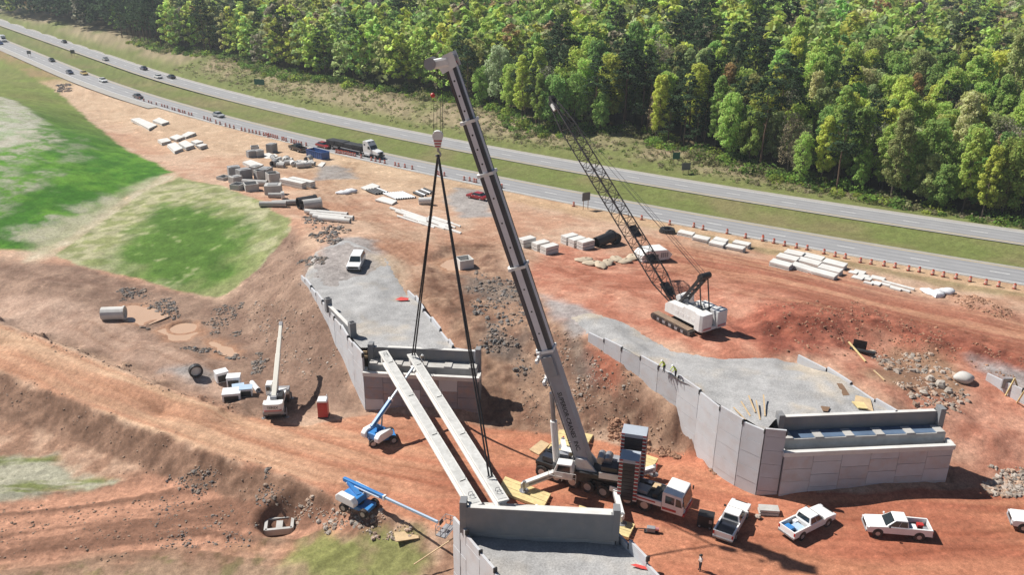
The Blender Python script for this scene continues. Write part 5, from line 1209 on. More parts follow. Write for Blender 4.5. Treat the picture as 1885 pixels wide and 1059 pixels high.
for i,(x,y,k) in enumerate(DR):
    p=GZ(x,y)
    lb='orange drum, %s from the left in the %s'%(ordn(sum(1 for q in DR if q[2]==k and q[0]<x)+1),DL[k]); lg='orange traffic drums, row %d'%(k+1)
    if i==0: dr.scale=(.88,)*3; dr.location=p; dr['label']=lb; dr['group']=lg
    else: dup(dr,p,random.random()*6,lb,lg)
# ------------------------------------------------------------------ precast concrete stock
def slab(corners,h,n,label,group,m=CONC_L,name='concrete_slab'):
    c=GZ(sum(p[0] for p in corners)/4,sum(p[1] for p in corners)/4+2)
    top=n*(h+.1)+.1
    q=[U(x,y,c.z+top) for x,y in corners]; cx=sum(p[0] for p in q)/4; cy=sum(p[1] for p in q)/4
    P4=[Vector((p[0]-cx,p[1]-cy,0)) for p in q]
    if (P4[1]-P4[0]).cross(P4[2]-P4[0]).z<0: P4=P4[::-1]
    for k in range(n):
        z=c.z+.1+k*(h+.1); sh=Vector((random.uniform(-.06,.06),random.uniform(-.06,.06),0)); f=1-random.uniform(0,.03)
        t=thing(name,label if n==1 else label+(', top of its stack' if k==n-1 else ', lower in its stack'),'slab',(cx,cy,z),0,group)
        MB().hexa([(v.x*f+sh.x,v.y*f+sh.y,0) for v in P4]+[(v.x*f+sh.x,v.y*f+sh.y,h) for v in P4]).build('panel',m,t)
        for e in (.2,.8):
            a=P4[0].lerp(P4[1],e);b=P4[3].lerp(P4[2],e); MB().beam((a.x*.95,a.y*.95,-.05),(b.x*.95,b.y*.95,-.05),.12,.1).build('dunnage',WOOD,t)
SLC=[[(240.7,218),(256,215.5),(289,229),(274,235.6)],[(280.5,221),(293,215),(312,223),(298,227)],[(289.5,256),(308,252.6),(315.5,258),(297.5,262)],[(312,251.5),(326,246),(340,250.5),(325,256)],[(333.5,248),(347,241),(361,243),(342,251.5)],[(307,265),(322,260.5),(336.7,271.7),(321,278)],[(328,262),(342,257),(358,266),(342,270.6)],[(350.5,259),(362,256),(374,259.5),(360,263)],[(361,266),(374,263),(382,265),(368.5,269)]]
NM=['widest pale slab in the far yard near the grass hill','pale slab behind the widest one in the far yard','leftmost slab of the second cluster in the far yard','slab behind the leftmost of the second far cluster','rearmost slab of the second far cluster','nearest slab of the second far cluster','middle slab of the second far cluster','small slab right of the middle one in the far cluster','rightmost slab of the second far cluster']
for c,l in zip(SLC,NM): slab(c,.32,2,l,'pale slabs in the far yard')
def quadpx(x0,y0,x1,y1,dy): return [(x0,y0),(x1,y1),(x1-dy*.9,y1+dy*.75),(x0-dy*.9,y0+dy*.75)]
R1=[(1253,421,1281,427),(1280,430,1308,436),(1318,434,1342,440),(1311,440,1338,446),(1342,447,1374,453),(1354,440,1384,446)]
for i,(a,b,c,d) in enumerate(R1): slab(quadpx(a,b,c,d,7),.35,2,'pale precast panel in the row of six beside the upper haul track, number %s from the left'%['one','two','three','four','five','six'][i],'panel stacks by the upper track')
R2=[(1450,457,1483,464),(1484,463,1521,472),(1521,474,1561,484),(1437,464,1474,473),(1475,471,1515,481),(1513,484,1553,494),(1424,474,1461,484),(1464,480,1503,492),(1502,492,1544,503)]
for i,(a,b,c,d) in enumerate(R2): slab(quadpx(a,b,c,d,9),.38,2 if i%3 else 3,'pale precast panel in the %s row, %s column of the block of stacks beside the drums'%(['back','middle','front'][i//3],['left','centre','right'][i%3]),'block of nine panel stacks')
for i in range(9):
    x=1560+random.uniform(0,52); y=492+(x-1560)*.32+random.uniform(-4,10); w_=random.uniform(14,30)
    slab(quadpx(x,y,x+w_,y+w_*.22,random.uniform(4,8)),.2,1,'loose pale slab in the jumbled heap right of the panel stacks','jumbled slabs')
for i,(a,b,c,d) in enumerate([(1625,514,1685,530),(1621,518,1678,534),(1640,526,1660,531),(1592,516,1608,520)]): slab(quadpx(a,b,c,d,3),.25,1,'long pale beam lying at the end of the slab heap','pale beams by the slab heap')
# concrete blocks left of the lattice boom
def stackbox(px,py,L,W_,H,ang,n,label,group,m=CONC_L,cat='block'):
    p=GZ(px,py); t=thing('concrete_block',label,cat,p,ang,group)
    for k in range(n): MB().box((random.uniform(-.03,.03),0,H/n*(k+.5)+.06*(k+1)),(L,W_,H/n-.04)).build('layer',m,t,bevel=.03)
    for x in (-L*.3,L*.3): MB().box((x,0,.03),(.14,W_,.07)).build('dunnage',WOOD,t)
ORD=['first','second','third','fourth','fifth','sixth']
for i,(x,y) in enumerate([(970,453),(995,461),(1011,467),(1048,448),(1062,453),(1078,458)]): stackbox(x,y,2.7,1.5,1.35,R_(38),2+i%2,'grey-white concrete block stack, %s from the tall boom towards the lattice boom'%ORD[i],'concrete blocks between the two booms')
# boxes, pipes and rings in the far left yard
def cbox(px,py,s_,h,ang,label,hollow=True,m=CONC_S):
    p=GZ(px,py); t=thing('concrete_box',label,'box',p,ang,'precast drainage pieces in the far yard')
    if hollow:
        for x,y,a,b in ((-s_/2,0,.15,s_),(s_/2,0,.15,s_),(0,-s_/2,s_-.15,.15),(0,s_/2,s_-.15,.15)): MB().box((x,y,h/2),(a,b,h)).build('side',m,t)
        MB().box((0,0,.08),(s_-.1,s_-.1,.14)).build('base',CONC_D,t)
    else:
        MB().box((0,0,h/2),(s_,s_*.8,h)).build('body',m,t,bevel=.04); MB().box((0,0,h+.05),(s_*.6,s_*.5,.1)).build('lid',CONC_D,t)
def cpipe(px,py,L,r,ang,label,m=CONC_S,tilt=0.,group='pipes in the far yard',thick=.12,name='concrete_pipe',z=0.):
    p=GZ(px,py); t=thing(name,label,'pipe',(p.x,p.y,p.z+z),ang,group); b=MB().pipe((-L/2,0,r),(L/2,0,r+tilt),r,r*(1-thick*1.2),14); b.build('barrel',m,t); MB().pipe((L/2-.25,0,r+tilt),(L/2,0,r+tilt),r*1.1,r*.95,14).build('bell',m,t)
    return t
far_boxes=[(470,281,1.6,1.5,1),(464,289,1.9,1.4,0),(476,288,1.9,1.4,0),(501,280,2.0,1.9,0),(432,325,2.2,2.0,0),(450,330,2.4,2.0,0),(472,322,2.0,1.8,0),(490,328,2.4,2.0,0),(503,334,2.0,1.7,1),(434,336,2.0,1.2,0),(438,348,1.9,1.0,1),(463,350,2.2,1.3,1),(478,330,1.4,1.8,1),(412,330,1.8,.6,1)]
NW=['rearmost','second rearmost','third rearmost','tall','leftmost big','dark wide','dark narrow','dark square','open pale','low left','low open white-rimmed','open octagonal-looking','upright slim','flat open white']
for i,(x,y,s_,h,ho) in enumerate(far_boxes): cbox(x,y,s_*1.15,h*1.15,R_(20+17*i%60),NW[i]+' precast drainage box in the far yard cluster',bool(ho),CONC_D if i in (1,3,4,5,7) else CONC_S)
cbox(504,357,3.2,2.0,R_(8),'big tan-grey box right of the drainage cluster in the far yard',False,CONC_S)
cbox(855,492,2.1,1.5,R_(25),'pink-grey concrete drain box standing in the orange puddle',True,CONC_L)
slab([(480,283),(495,280),(508,285),(494,289)],.2,1,'white slab lying among the drainage boxes','loose white slabs'); slab([(486,289),(506,282),(512,286),(494,293)],.15,1,'thin white sheet lying before the tall drainage box','loose white slabs')
slab([(446,297),(462,293),(486,302),(470,308)],.3,2,'grey slab stack left of the pipe heap','grey slab stacks'); slab([(584,304),(592,297),(600,298),(593,306)],.12,1,'white sheet on the ground in front of the blue skip','loose white slabs')
for i in range(26):
    x=497+random.random()*76; y=294+random.random()*14+(x-497)*.06; a=random.uniform(0,3.1)
    cpipe(x,y,random.uniform(1.2,2.2),random.uniform(.45,.8),a,'short concrete pipe in the jumbled heap below the blue skip',random.choice([CONC_L,CONC_L,CONC_S,CONC_D]),group='jumbled short pipes')
for l,x,y,L,r,a in (('long grey pipe before the drainage boxes',470,341,5.5,.6,-8),('pale pipe under the big tan-grey box',509,364,3.0,.5,5),('pale pipe at the edge of the grass slope, left one',503,380,5.0,.5,3),('pale pipe at the edge of the grass slope, right one',531,377,6.0,.5,12),('wide concrete pipe beside the black one at the slope top',575,385,3.4,1.0,28)): cpipe(x,y,L,r,R_(a),l)
cpipe(566,382,3.6,1.1,R_(35),'black plastic culvert at the top of the slope',BLACK)
p=GZ(521,366); t=tag(MB().pipe((0,-.3,.75),(0,.3,.75),.75,.5,16).build('concrete_ring',CONC_L),'pale concrete ring standing on edge in the far yard','ring'); t.location=p; t.rotation_euler=(0,0,R_(-70))
for i,(x,y) in enumerate([(590,396),(600,401),(612,398),(622,404),(606,406),(616,409)]): cpipe(x,y,6.0,.45,R_(-14),'long pale pipe in the bundle at the top of the slope',CONC_L,group='pale pipe bundle',name='pipe')
for i,(x,y) in enumerate([(540,343),(556,341)]): stackbox(x,y,6.5,1.4,1.2,R_(-32),2,['long pale channel block in the middle of the far yard, left one','long pale channel block in the middle of the far yard, right one'][i],'channel blocks')
# pipes and beams in the middle yard
for i in range(9): cpipe(718+4.3*i,363-.35*i,5.2,.2,R_(-52),'grey pipe, %s from the left in the row of nine left of the slings'%ordn(i+1),STEELP,group='row of grey pipes',name='pipe')
for i in range(5): cpipe(770+4.8*i,360-1.9*i,3.6,.24,R_(-52),'black-ended pipe, %s from the left in the bundle at the left sling'%ordn(i+1),STEELP if i%2 else BLACK,group='black-ended pipes',name='pipe')
for i in range(5): cpipe(684+5*i,356-.8*i,4.0,.25,R_(-50),'dark pipe, %s from the left under the white panels in the middle yard'%ordn(i+1),BLACK if i<4 else STEELP,group='dark pipes',name='pipe')
slab([(664,344),(686,336),(700,341),(678,350)],.18,2,'white panel sheet stacked in the middle yard','white panels in the middle yard'); slab([(690,366),(705,360),(732,368),(722,375)],.2,2,'white panel lying right of the dark pipes','white panels in the middle yard')
for i in range(24):
    f=i/23; x=722+f*85+random.uniform(-6,6); y=386+f*20+random.uniform(-8,8); L_=random.uniform(28,58)
    slab(quadpx(x,y,x+L_,y+L_*.33,random.uniform(1.8,3.4)),.22,1,'long white beam in the spread of beams under the slings','white beams in the middle yard',name='concrete_beam')
cpipe(783,376,2.6,.7,R_(10),'lone pale pipe right of the beams in the middle yard',CONC_L)
# black culverts and odd pieces by the lattice boom
cpipe(1112,452,4.2,.95,R_(42),'black culvert pipe left of the lattice boom',BLACK,tilt=.3); cpipe(1128,447,2.2,1.0,R_(120),'black culvert ring leaning on the longer culvert',BLACK)
p=GZ(1228,428); t=thing('rope_coil','black coil lying behind the pendant ropes','coil',p)
for k in range(3): MB().pipe((0,0,.12+.22*k),(0,0,.34+.22*k),1.5-.1*k,.7,18).build('coil_layer',BLACK,t)
p=GZ(1197,478); t=thing('equipment_housing','white steel equipment housing behind the lattice boom','housing',p,R_(20))
MB().prism_y([(-2.2,.2),(2.6,.2),(3.2,1.0),(2.2,1.9),(-1.4,2.0),(-2.3,1.2)],-1.4,1.4).build('shell',WHITE_M,t,bevel=.1)
for k in range(4): MB().box((1.2+.35*k,-1.43,1.1),(.22,.05,.8)).build('louvre',GREYP,t)
MB().box((-.2,-1.45,.8),(1.6,.06,.9)).build('dark_panel',BLACK,t); MB().box((0,0,.1),(4.6,2.4,.2)).build('skid',BLACK,t)
for i in range(7):
    x,y=[(1075,482),(1090,488),(1105,491),(1118,487),(1135,480),(1150,484),(1164,477)][i]; p=GZ(x,y)
    t=thing('bulk_bag','tan slumped bulk bag in the row left of the crawler boom','bag',p,random.uniform(0,3),'slumped tan bags'); b=MB().sphere((0,0,.32),1.15,12,8,(1.3,.8,.26)); v=b.v
    b.v=[(x_*(1+.15*math.sin(3*y_+i)),y_*(1+.12*math.cos(4*x_+i)),max(z_+.07*math.sin(6*x_+5*y_),0)) for x_,y_,z_ in v]; b.build('bag_body',TARPT,t,smooth=True); MB().box((.3,.1,.68),(.4,.15,.1)).build('loop',TARPT,t)
for i in range(5):
    x,y=[(1712,541),(1726,544),(1740,540),(632,357),(645,354)][i]; p=GZ(x,y); b=MB().sphere((0,0,.25),1.2,12,8,(1.3,.8,.4)); b.v=[(x_*(1+.15*math.sin(3*y_+i)),y_,max(z_+.1*math.sin(5*x_+4*y_+i),0)) for x_,y_,z_ in b.v]
    o=b.build('tarp_bundle',PLASTICW,None,p,random.uniform(0,3),smooth=True); tag(o,['white tarp bundle at the right end of the beams','crumpled white tarp beside the dirt berm','white tarp heap nearest the dirt berm','white wrapped bundle at the left of the middle yard','white wrapped bundle beside the dark pipes'][i],'tarp')
# ------------------------------------------------------------------ things near the haul road
cpipe(211,588,3.2,.95,R_(8),'tan concrete pipe lying at the edge of the left puddle',CONC_L); 
p=GZ(362,694); t=thing('culvert_ring','short black culvert ring standing on grey gravel','ring',p,R_(-60)); MB().pipe((-.35,0,.85),(.35,0,.85),.85,.66,20).build('barrel',BLACK,t); MB().cyl((-.05,0,.85),(.05,0,.85),.66,n=20).build('pale_liner',CONC_L,t)
for i,(x,y,s_,h,a) in enumerate([(409,702,1.5,1.3,35),(432,712,1.6,1.4,10),(428,735,2.1,1.0,12),(454,728,1.5,1.0,12),(440,724,1.4,.9,20)]):
    p=GZ(x,y); l=['white crate farthest left by the small crane','white crate behind the low stack by the small crane','wide low white crate nearest the haul road','pale blue-topped crate next to the white pipe','white crate tucked in the middle of the crate group'][i]
    t=thing('storage_crate',l,'crate',p,R_(a),'crates beside the small crane'); MB().box((0,0,h/2+.1),(s_,s_*.8,h)).build('shell',PLASTICW,t,bevel=.04); MB().box((0,0,h+.13),(s_+.06,s_*.8+.06,.08)).build('lid',PLASTICW if i<3 else LBLUE,t); MB().box((0,0,.05),(s_,.2,.1)).build('skid',BLACK,t); MB().box((0,-s_*.4-.01,h*.5),(s_*.8,.02,h*.7)).build('dark_front',BLACK,t)
cpipe(470,716,2.4,.32,R_(-55),'white plastic pipe lying beside the crates',PLASTICW,name='pipe')
p=GZ(596,766); t=thing('portable_toilet','red portable toilet with white roof beside the haul road','toilet',p,R_(4))
MB().box((0,0,1.05),(1.15,1.15,2.1)).build('cabin',REDP,t,bevel=.03); MB().prism_y([(-.62,2.1),(.62,2.1),(.5,2.32),(-.5,2.32)],-.62,.62).build('roof',PLASTICW,t,bevel=.04); MB().box((0,-.585,1.05),(.7,.03,1.8)).build('door',REDP,t); MB().box((0,0,.05),(1.25,1.25,.12)).build('skid',BLACK,t); MB().cyl((.45,.45,2.2),(.45,.45,2.6),.05,n=8).build('vent_pipe',PLASTICW,t)
p=GZ(1298,968); t=thing('generator','black generator box between the crane cab and the first pickup','generator',p,R_(-20)); MB().box((0,0,.75),(1.5,1.1,1.3)).build('case',BLACK,t,bevel=.06); MB().box((.5,-.56,.9),(.3,.03,.4)).build('control_panel',STEEL,t)
for x in (-.5,.5):
    for y in (-.5,.5): wheel(t,x,y,.2,.2,.14)
p=GZ(1198,980); t=thing('compressor','small rusty pump set on the clay in front of the crane','pump',p,R_(-10)); MB().box((0,0,.35),(.8,.5,.45)).build('engine',GREYP,t,bevel=.05); MB().cyl((.4,0,.4),(.75,0,.4),.18,n=10).build('pump_head',REDF,t); MB().box((0,0,.08),(1.3,.6,.06)).build('frame',BLACK,t); MB().cyl((-.6,0,.25),(-1.3,.1,.15),.05,n=6).build('hose',BLACK,t)
stackbox(1414,946,1.9,1.0,.6,R_(-5),2,'broken pale concrete block at the foot of the panel wall','concrete blocks on the crane pad',CONC_S)
p=GZ(1395,955); t=tag(MB().rock((0,0,.2),.35,5).build('stone',ROCKL,None,p),'small pale stone beside the broken concrete block','stone')
# parapet form standing on the gravel
qa=U(606,566,TOPA+.7);qb=U(647,608,TOPA+.7); d=Vector((qb[0]-qa[0],qb[1]-qa[1],0)); a=math.atan2(d.y,d.x)
t=thing('concrete_parapet','grey concrete parapet section with end posts on the gravel edge','parapet',(qa[0],qa[1],TOPA),a); Lp=d.length
MB().box((Lp/2,0,.5),(Lp,.35,1.0)).build('wall',CONC,t); MB().box((Lp/2,0,1.03),(Lp,.45,.1)).build('coping',CONC_L,t)
for x in (-.3,Lp+.3): MB().box((x,0,.95),(.8,.8,1.9)).build('end_post',CONC,t,bevel=.03); MB().box((x,0,1.91),(.5,.5,.06)).build('post_cap',BLACK,t)
# lumber and boards on the right gravel
for i in range(5):
    q=U(1372+9*i,775-7*(i%3),TOPB+.05); t=MB().beam((0,0,.1),(.35*(i-2),2.2+.3*i,.25+.1*i),.14,.06).build('plank',WOOD,None,(q[0],q[1],TOPB+.05)); tag(t,'loose plank in the lumber beside the long abutment backwall','plank','planks on the right gravel')
for l,pp,m in (('brown plywood sheet on the right gravel, upper one',[(1540,706),(1551,707),(1564,728),(1552,729)],WOODB),('brown plywood scrap on the right gravel, lower one',[(1511,748),(1528,750),(1524,758),(1515,757)],WOODB),('pale board heap beside the back right wall',[(1575,728),(1602,735),(1608,758),(1572,745)],WOOD),('pale board leaning at the back right wall',[(1568,740),(1590,742),(1598,754),(1580,752)],WOODY)):
    q=[U(x,y,TOPB+.12) for x,y in pp]; q=[(p[0],p[1]) for p in q]; tag(MB().prism(q[::-1] if sum((q[i][0]*q[(i+1)%4][1]-q[(i+1)%4][0]*q[i][1]) for i in range(4))<0 else q,TOPB+.06,TOPB+.14+(.05 if m is WOODY else 0)).build('board',m),l,'board')
p=GZ(748,988); tag(MB().box((0,0,.06),(2.2,1.3,.08)).build('board',WOOD,None,p,R_(15)),'pale plywood board on the grass edge below the low boom lift','board')
tag(MB().beam(U(762,1040,-2.7),U(845,985,-1.0),.09,.09).build('plank',WOOD),'long pole leaning on the wing wall of the nearest abutment','pole')
# painted marks on the gravel
MARKR=mat('red_spray_paint',(.55,.06,.05),.8,var=.3,scale=3)
for l,pts,zt in (('red spray mark',[(727,552),(738,547),(752,549),(752,553),(738,554)],TOPA+.06),('pink spray mark',[(1160,1041),(1170,1039),(1188,1044),(1192,1050),(1180,1048)],1.95)):
    q=[U(x,y,zt) for x,y in pts]; MB().add([(p[0],p[1],zt+.02) for p in q],[tuple(range(len(q)))]).build('spray_mark',MARKR)['kind']='structure'
# inlet boxes in the pits
for (x,y,s_,l) in ((515,972,2.6,'pale concrete inlet box sunk in the pit at the bottom left'),(342,606,1.5,'pale concrete inlet in the small pit above the haul road')):
    p=GZ(x,y); t=thing('inlet_box',l,'inlet',(p.x,p.y,p.z-.05),R_(10))
    for a,b,c,d in ((-s_/2,0,.3,s_*.75),(s_/2,0,.3,s_*.75),(0,-s_*.35,s_,.3),(0,s_*.35,s_,.3)): MB().box((a,b,.3),(c,d,.7)).build('side',CONC_S,t)
    MB().box((0,0,.2),(s_*.25,s_*.6,.5)).build('divider',CONC_S,t)
# road signs
def sign(px,py,w_,h,post,face,label,rz=0.):
    p=GZ(px,py); t=thing('road_sign',label,'sign',p,rz); MB().box((0,0,post+h/2),(w_,.05,h)).build('panel',face,t); 
    for x in (-w_*.3,w_*.3): MB().box((x,.06,(post+h)/2),(.1,.08,post+h)).build('post',WOODB,t)
SIGNG=mat('green_sign_face',(.01,.12,.07),.4,var=.05); SIGNB=mat('grey_sign_back',(.12,.12,.12),.5,var=.1)
sign(1078,386,1.9,1.7,1.9,SIGNB,'grey back of a road sign on two posts at the near verge',R_(30)); sign(1244,302,1.8,1.6,1.2,SIGNG,'dark green road sign on the bank right of the lattice boom',R_(10)); sign(1262,320,2.2,1.7,.9,SIGNB,'black sign back on the far verge right of the lattice boom',R_(15)); sign(478,160,4.2,1.9,.8,SIGNG,'green highway sign on the far bank, upper left',R_(-20)); sign(55,106,1.6,1.4,1.6,SIGNB,'small grey sign on the left verge of the highway',R_(20)); sign(135,104,1.8,1.6,1.4,SIGNB,'small grey sign in the grass median',R_(20))
# excavation on the right: shored hole and timber
p=GZ(1588,652); t=thing('trench_pipe','dark pipe in the excavated hole on the right','pipe',p,R_(-30)); MB().cyl((-1.6,0,.3),(1.4,.2,.3),.28,n=12).build('barrel',BLACK,t); MB().box((-.6,1.0,.6),(1.6,.12,1.4)).build('shoring_plate',BLACK,t)
a=GZ(1562,632);b=GZ(1593,668); tag(MB().beam(a+Vector((0,0,.15)),b+Vector((0,0,.15)),.2,.12).build('timber_stake',WOODY),'yellow timber lying along the excavated hole','timber')
a=GZ(1608,684);b=GZ(1628,702); tag(MB().beam(a+Vector((0,0,.12)),b+Vector((0,0,.12)),.15,.1).build('timber_stake',WOOD),'thin pale timber right of the excavated hole','timber')
# wall under construction at the right edge
w_=[U(1818,687,3.2),U(1850,702,3.2),U(1884,717,3.2),U(1930,738,3.2)]
t=retaining('white low wall under construction at the right edge',w_,3.2,[1.5]*4,PANEL,seed=12,jag=0); o0=w_[0]
for x,y,x2,y2 in ((1868,697,1851,729),(1868,697,1876,722),(1886,720,1872,742)):
    s_=U(x,y,4.0)-np.array([o0[0],o0[1],0]); e=np.array(GZ(x2,y2))-np.array([o0[0],o0[1],0]); MB().beam(s_,e,.14,.14).build('timber_brace',WOODY,t)
MB().box((U(1853,706,3)[0]-o0[0],U(1853,706,3)[1]-o0[1],3.0),(1.1,.2,1.3)).build('dark_form_panel',GREYP,t)
# ------------------------------------------------------------------ muddy water
MUD=mat('muddy_water',(.5,.33,.22),.2,var=.06,scale=.3,spec=.5)
def puddle(pts,z,label):
    q=[U(x,y,z) for x,y in pts]; n=len(q); ring=[]; cq=sum(q)/n; q=[cq+(p-cq)*1.22 for p in q]
    for i in range(n):
        a=Vector(q[i-1]);b=Vector(q[i]);c=Vector(q[(i+1)%n])
        for f in (0.,.33,.66): ring.append(b.lerp(c,f)*.82+b.lerp(a,.2*(1-f))*.18)
    o=MB().add([(v.x,v.y,z) for v in ring],[tuple(range(len(ring)))]).build('puddle',MUD); tag(o,label,kind='structure')
for pts,z,l in zip(PUD,PZ,('muddy puddle beside the tan pipe','muddy puddle above the crates','muddy puddle round the small inlet','orange puddle round the drain box')): puddle(pts,z,l)
# ------------------------------------------------------------------ boulders and rock spreads
def rocks(name,pts,n,r0,r1,m,label,seed=1):
    poly=GP(pts); rr=np.random.default_rng(seed); mn=poly.min(0);mx=poly.max(0)
    n=int(n*3.6); x=rr.uniform(mn[0],mx[0],n*8); y=rr.uniform(mn[1],mx[1],n*8); d=sdf(x,y,poly)
    cl=fbm(x/2.5+seed,y/2.5,3); ok=(d+(cl-.5)*6>0)&(rr.random(len(x))<sst(.35,.65,cl)+.1); x=x[ok][:n];y=y[ok][:n]; n=len(x)
    b=MB(); b.sphere((0,0,0),1,6,4); tv=np.array(b.v); tf=b.f; V=[];Fc=[];C=[]
    g={ROCKM:((.14,.138,.135),(.27,.2,.15)),ROCKL:((.34,.3,.26),(.36,.24,.165)),ROCKR:((.34,.19,.115),(.26,.14,.09)),ROCKB:((.3,.21,.15),(.22,.15,.11))}[m]
    for i in range(n):
        r=r0*.6*(r1*.7/(r0*.6))**(rr.random()**2.6); k=r*rr.uniform(.62,1.2,(len(tv),1)); a=rr.random()*6.28; q=tv*k*np.array([1.15,.9,.7]); q=np.stack([q[:,0]*math.cos(a)-q[:,1]*math.sin(a),q[:,0]*math.sin(a)+q[:,1]*math.cos(a),q[:,2]],1)
        V.append(q+np.array([x[i],y[i],zat(x[i],y[i])+r*.02])); Fc+=[tuple(t+i*len(tv) for t in f) for f in tf]; t=rr.random()**1.2; c=(np.array(g[0])*(1-t)+np.array(g[1])*t)*rr.uniform(.7,1.3); C.append(np.tile(c,(len(tv),1)))
    me=bpy.data.meshes.new(name); me.from_pydata(np.concatenate(V).tolist(),[],Fc); C=np.concatenate(C)
    a=me.color_attributes.new('soil','FLOAT_COLOR','POINT'); a.data.foreach_set('color',np.concatenate([C,np.ones((len(C),1))],1).astype(np.float32).ravel()); me.materials.append(ROCKA); me.update()
    tag(put(name,me),label,'rocks',kind='stuff')
rocks('rock_spread',[(562,400),(600,395),(640,425),(625,450),(590,450),(565,430)],110,.2,.85,ROCKM,'dark blasted rock heaped beyond the left gravel',1)
rocks('rock_spread',[(548,478),(590,472),(595,490),(560,500)],40,.2,.6,ROCKM,'dark rocks at the corner of the left wall',2)
rocks('rock_spread',[(215,528),(300,540),(335,575),(300,600),(270,606),(305,580),(240,548)],170,.15,.5,ROCKM,'dark rocks round the left puddle',3)
rocks('rock_spread',[(375,560),(430,570),(440,620),(395,615)],110,.12,.45,ROCKM,'dark rubble on the brown slope',4)
rocks('rock_spread',[(860,500),(960,530),(975,560),(960,690),(900,640),(880,560)],240,.15,.6,ROCKM,'grey rubble on the slope between the abutments',5)
rocks('rock_spread',[(1620,650),(1700,650),(1790,700),(1760,750),(1700,760),(1640,710)],120,.2,.75,ROCKL,'tan boulders right of the long abutment',6)
rocks('rock_spread',[(1790,870),(1880,860),(1900,910),(1830,915)],130,.2,.6,ROCKL,'tan rubble at the right end of the long abutment',7)
rocks('rock_spread',[(1120,770),(1230,790),(1340,850),(1330,872),(1230,830),(1120,800)],150,.2,.6,ROCKR,'clay clods at the foot of the slope behind the crane',8)
rocks('rock_spread',[(310,870),(370,855),(480,900),(540,930),(430,925)],70,.12,.4,ROCKM,'dark rubble below the haul road, bottom left',9)
rocks('rock_spread',[(290,915),(390,930),(460,960),(460,1010),(300,1010)],80,.08,.28,ROCKM,'grey rubble scattered in the eroded clay, bottom left',10)
rocks('rock_spread',[(540,930),(640,945),(700,975),(760,985),(720,995),(600,985)],90,.15,.5,ROCKL,'tan clods along the haul road edge by the low boom lift',11)
rocks('rock_spread',[(1020,640),(1100,660),(1160,720),(1080,760),(1000,700)],110,.12,.4,ROCKL,'small tan stones on the slope behind the boom',12)
rocks('rock_spread',[(460,540),(560,560),(620,680),(560,700),(470,600)],120,.1,.35,ROCKL,'small stones on the brown slope left of the wall',13)
rocks('rock_spread',[(330,640),(430,650),(480,690),(470,660),(380,640)],110,.15,.5,ROCKM,'dark clods in the berm above the black ring',14)
rocks('rock_spread',[(1750,548),(1790,545),(1870,580),(1860,590),(1780,570)],120,.15,.5,ROCKR,'clods along the dirt berm at the right edge',15)
rocks('rock_spread',[(1740,680),(1760,620),(1600,560),(1380,580),(1420,640),(1480,650)],130,.1,.4,ROCKR,'red clods scattered right of the crawler crane',16)
def band(line,w0,w1): return [(x,y-w0) for x,y in line]+[(x,y+w1) for x,y in line[::-1]]
UE=[(-60,575),(0,596),(150,653),(300,715),(440,764)]; LE=[(-60,668),(0,692),(150,749),(300,805),(450,857),(560,893),(640,934),(760,970),(830,990)]
rocks('rock_spread',band(UE,7,1),330,.07,.28,ROCKB,'clods along the upper edge of the haul road',21); rocks('rock_spread',band(LE,1,5),260,.06,.22,ROCKB,'clods along the lower edge of the haul road',22)
rocks('rock_spread',[(0,700),(150,760),(300,815),(440,868),(400,900),(310,880),(200,835),(0,765)],130,.06,.24,ROCKB,'clods on the bank below the haul road',23)
rocks('rock_spread',[(430,560),(540,430),(600,530),(640,660),(660,745),(560,720),(470,640)],220,.06,.25,ROCKB,'clods on the brown slope beside the left wall',24)
rocks('rock_spread',[(960,600),(1080,620),(1180,710),(1320,830),(1200,800),(1020,790),(940,760)],300,.07,.28,ROCKB,'clods on the slope between the abutments',25)
rocks('rock_spread',[(0,930),(250,925),(450,900),(470,1000),(250,1030),(0,1040)],200,.06,.26,ROCKB,'clods in the eroded clay at the bottom left',26)
rocks('rock_spread',[(1400,560),(1600,580),(1880,660),(1880,700),(1600,640),(1480,640)],300,.07,.3,ROCKR,'red clods in the churned clay on the right',27)
p=GZ(1773,702); bb=MB().sphere((0,0,.45),.95,18,12,(1.2,.9,.72)); bb.v=[(x_*(1+.1*math.sin(2.3*z_+1.7*y_)),y_*(1+.12*math.sin(2.9*x_+1)),z_*(1+.08*math.cos(3.1*x_+2*y_))) for x_,y_,z_ in bb.v]; tag(bb.build('boulder',WHITER,None,p,smooth=True),'big smooth white boulder on the red clay at the right','boulder')
for i,(x,y,r) in enumerate([(1730,712,.7),(1712,700,.55),(1700,726,.5),(1745,722,.5)]):
    p=GZ(x,y); tag(MB().rock((0,0,r*.4),r,20+i).build('boulder',ROCKL,None,p),['tan boulder nearest the white one','tan boulder second from the white one','tan boulder low on the red slope','tan boulder just below the white one'][i],'boulder','tan boulders')
rocks('rock_spread',[(103,158),(128,154),(132,168),(106,172)],60,.3,.9,ROCKM,'dark rock heap at the highway edge of the grass hill',31)

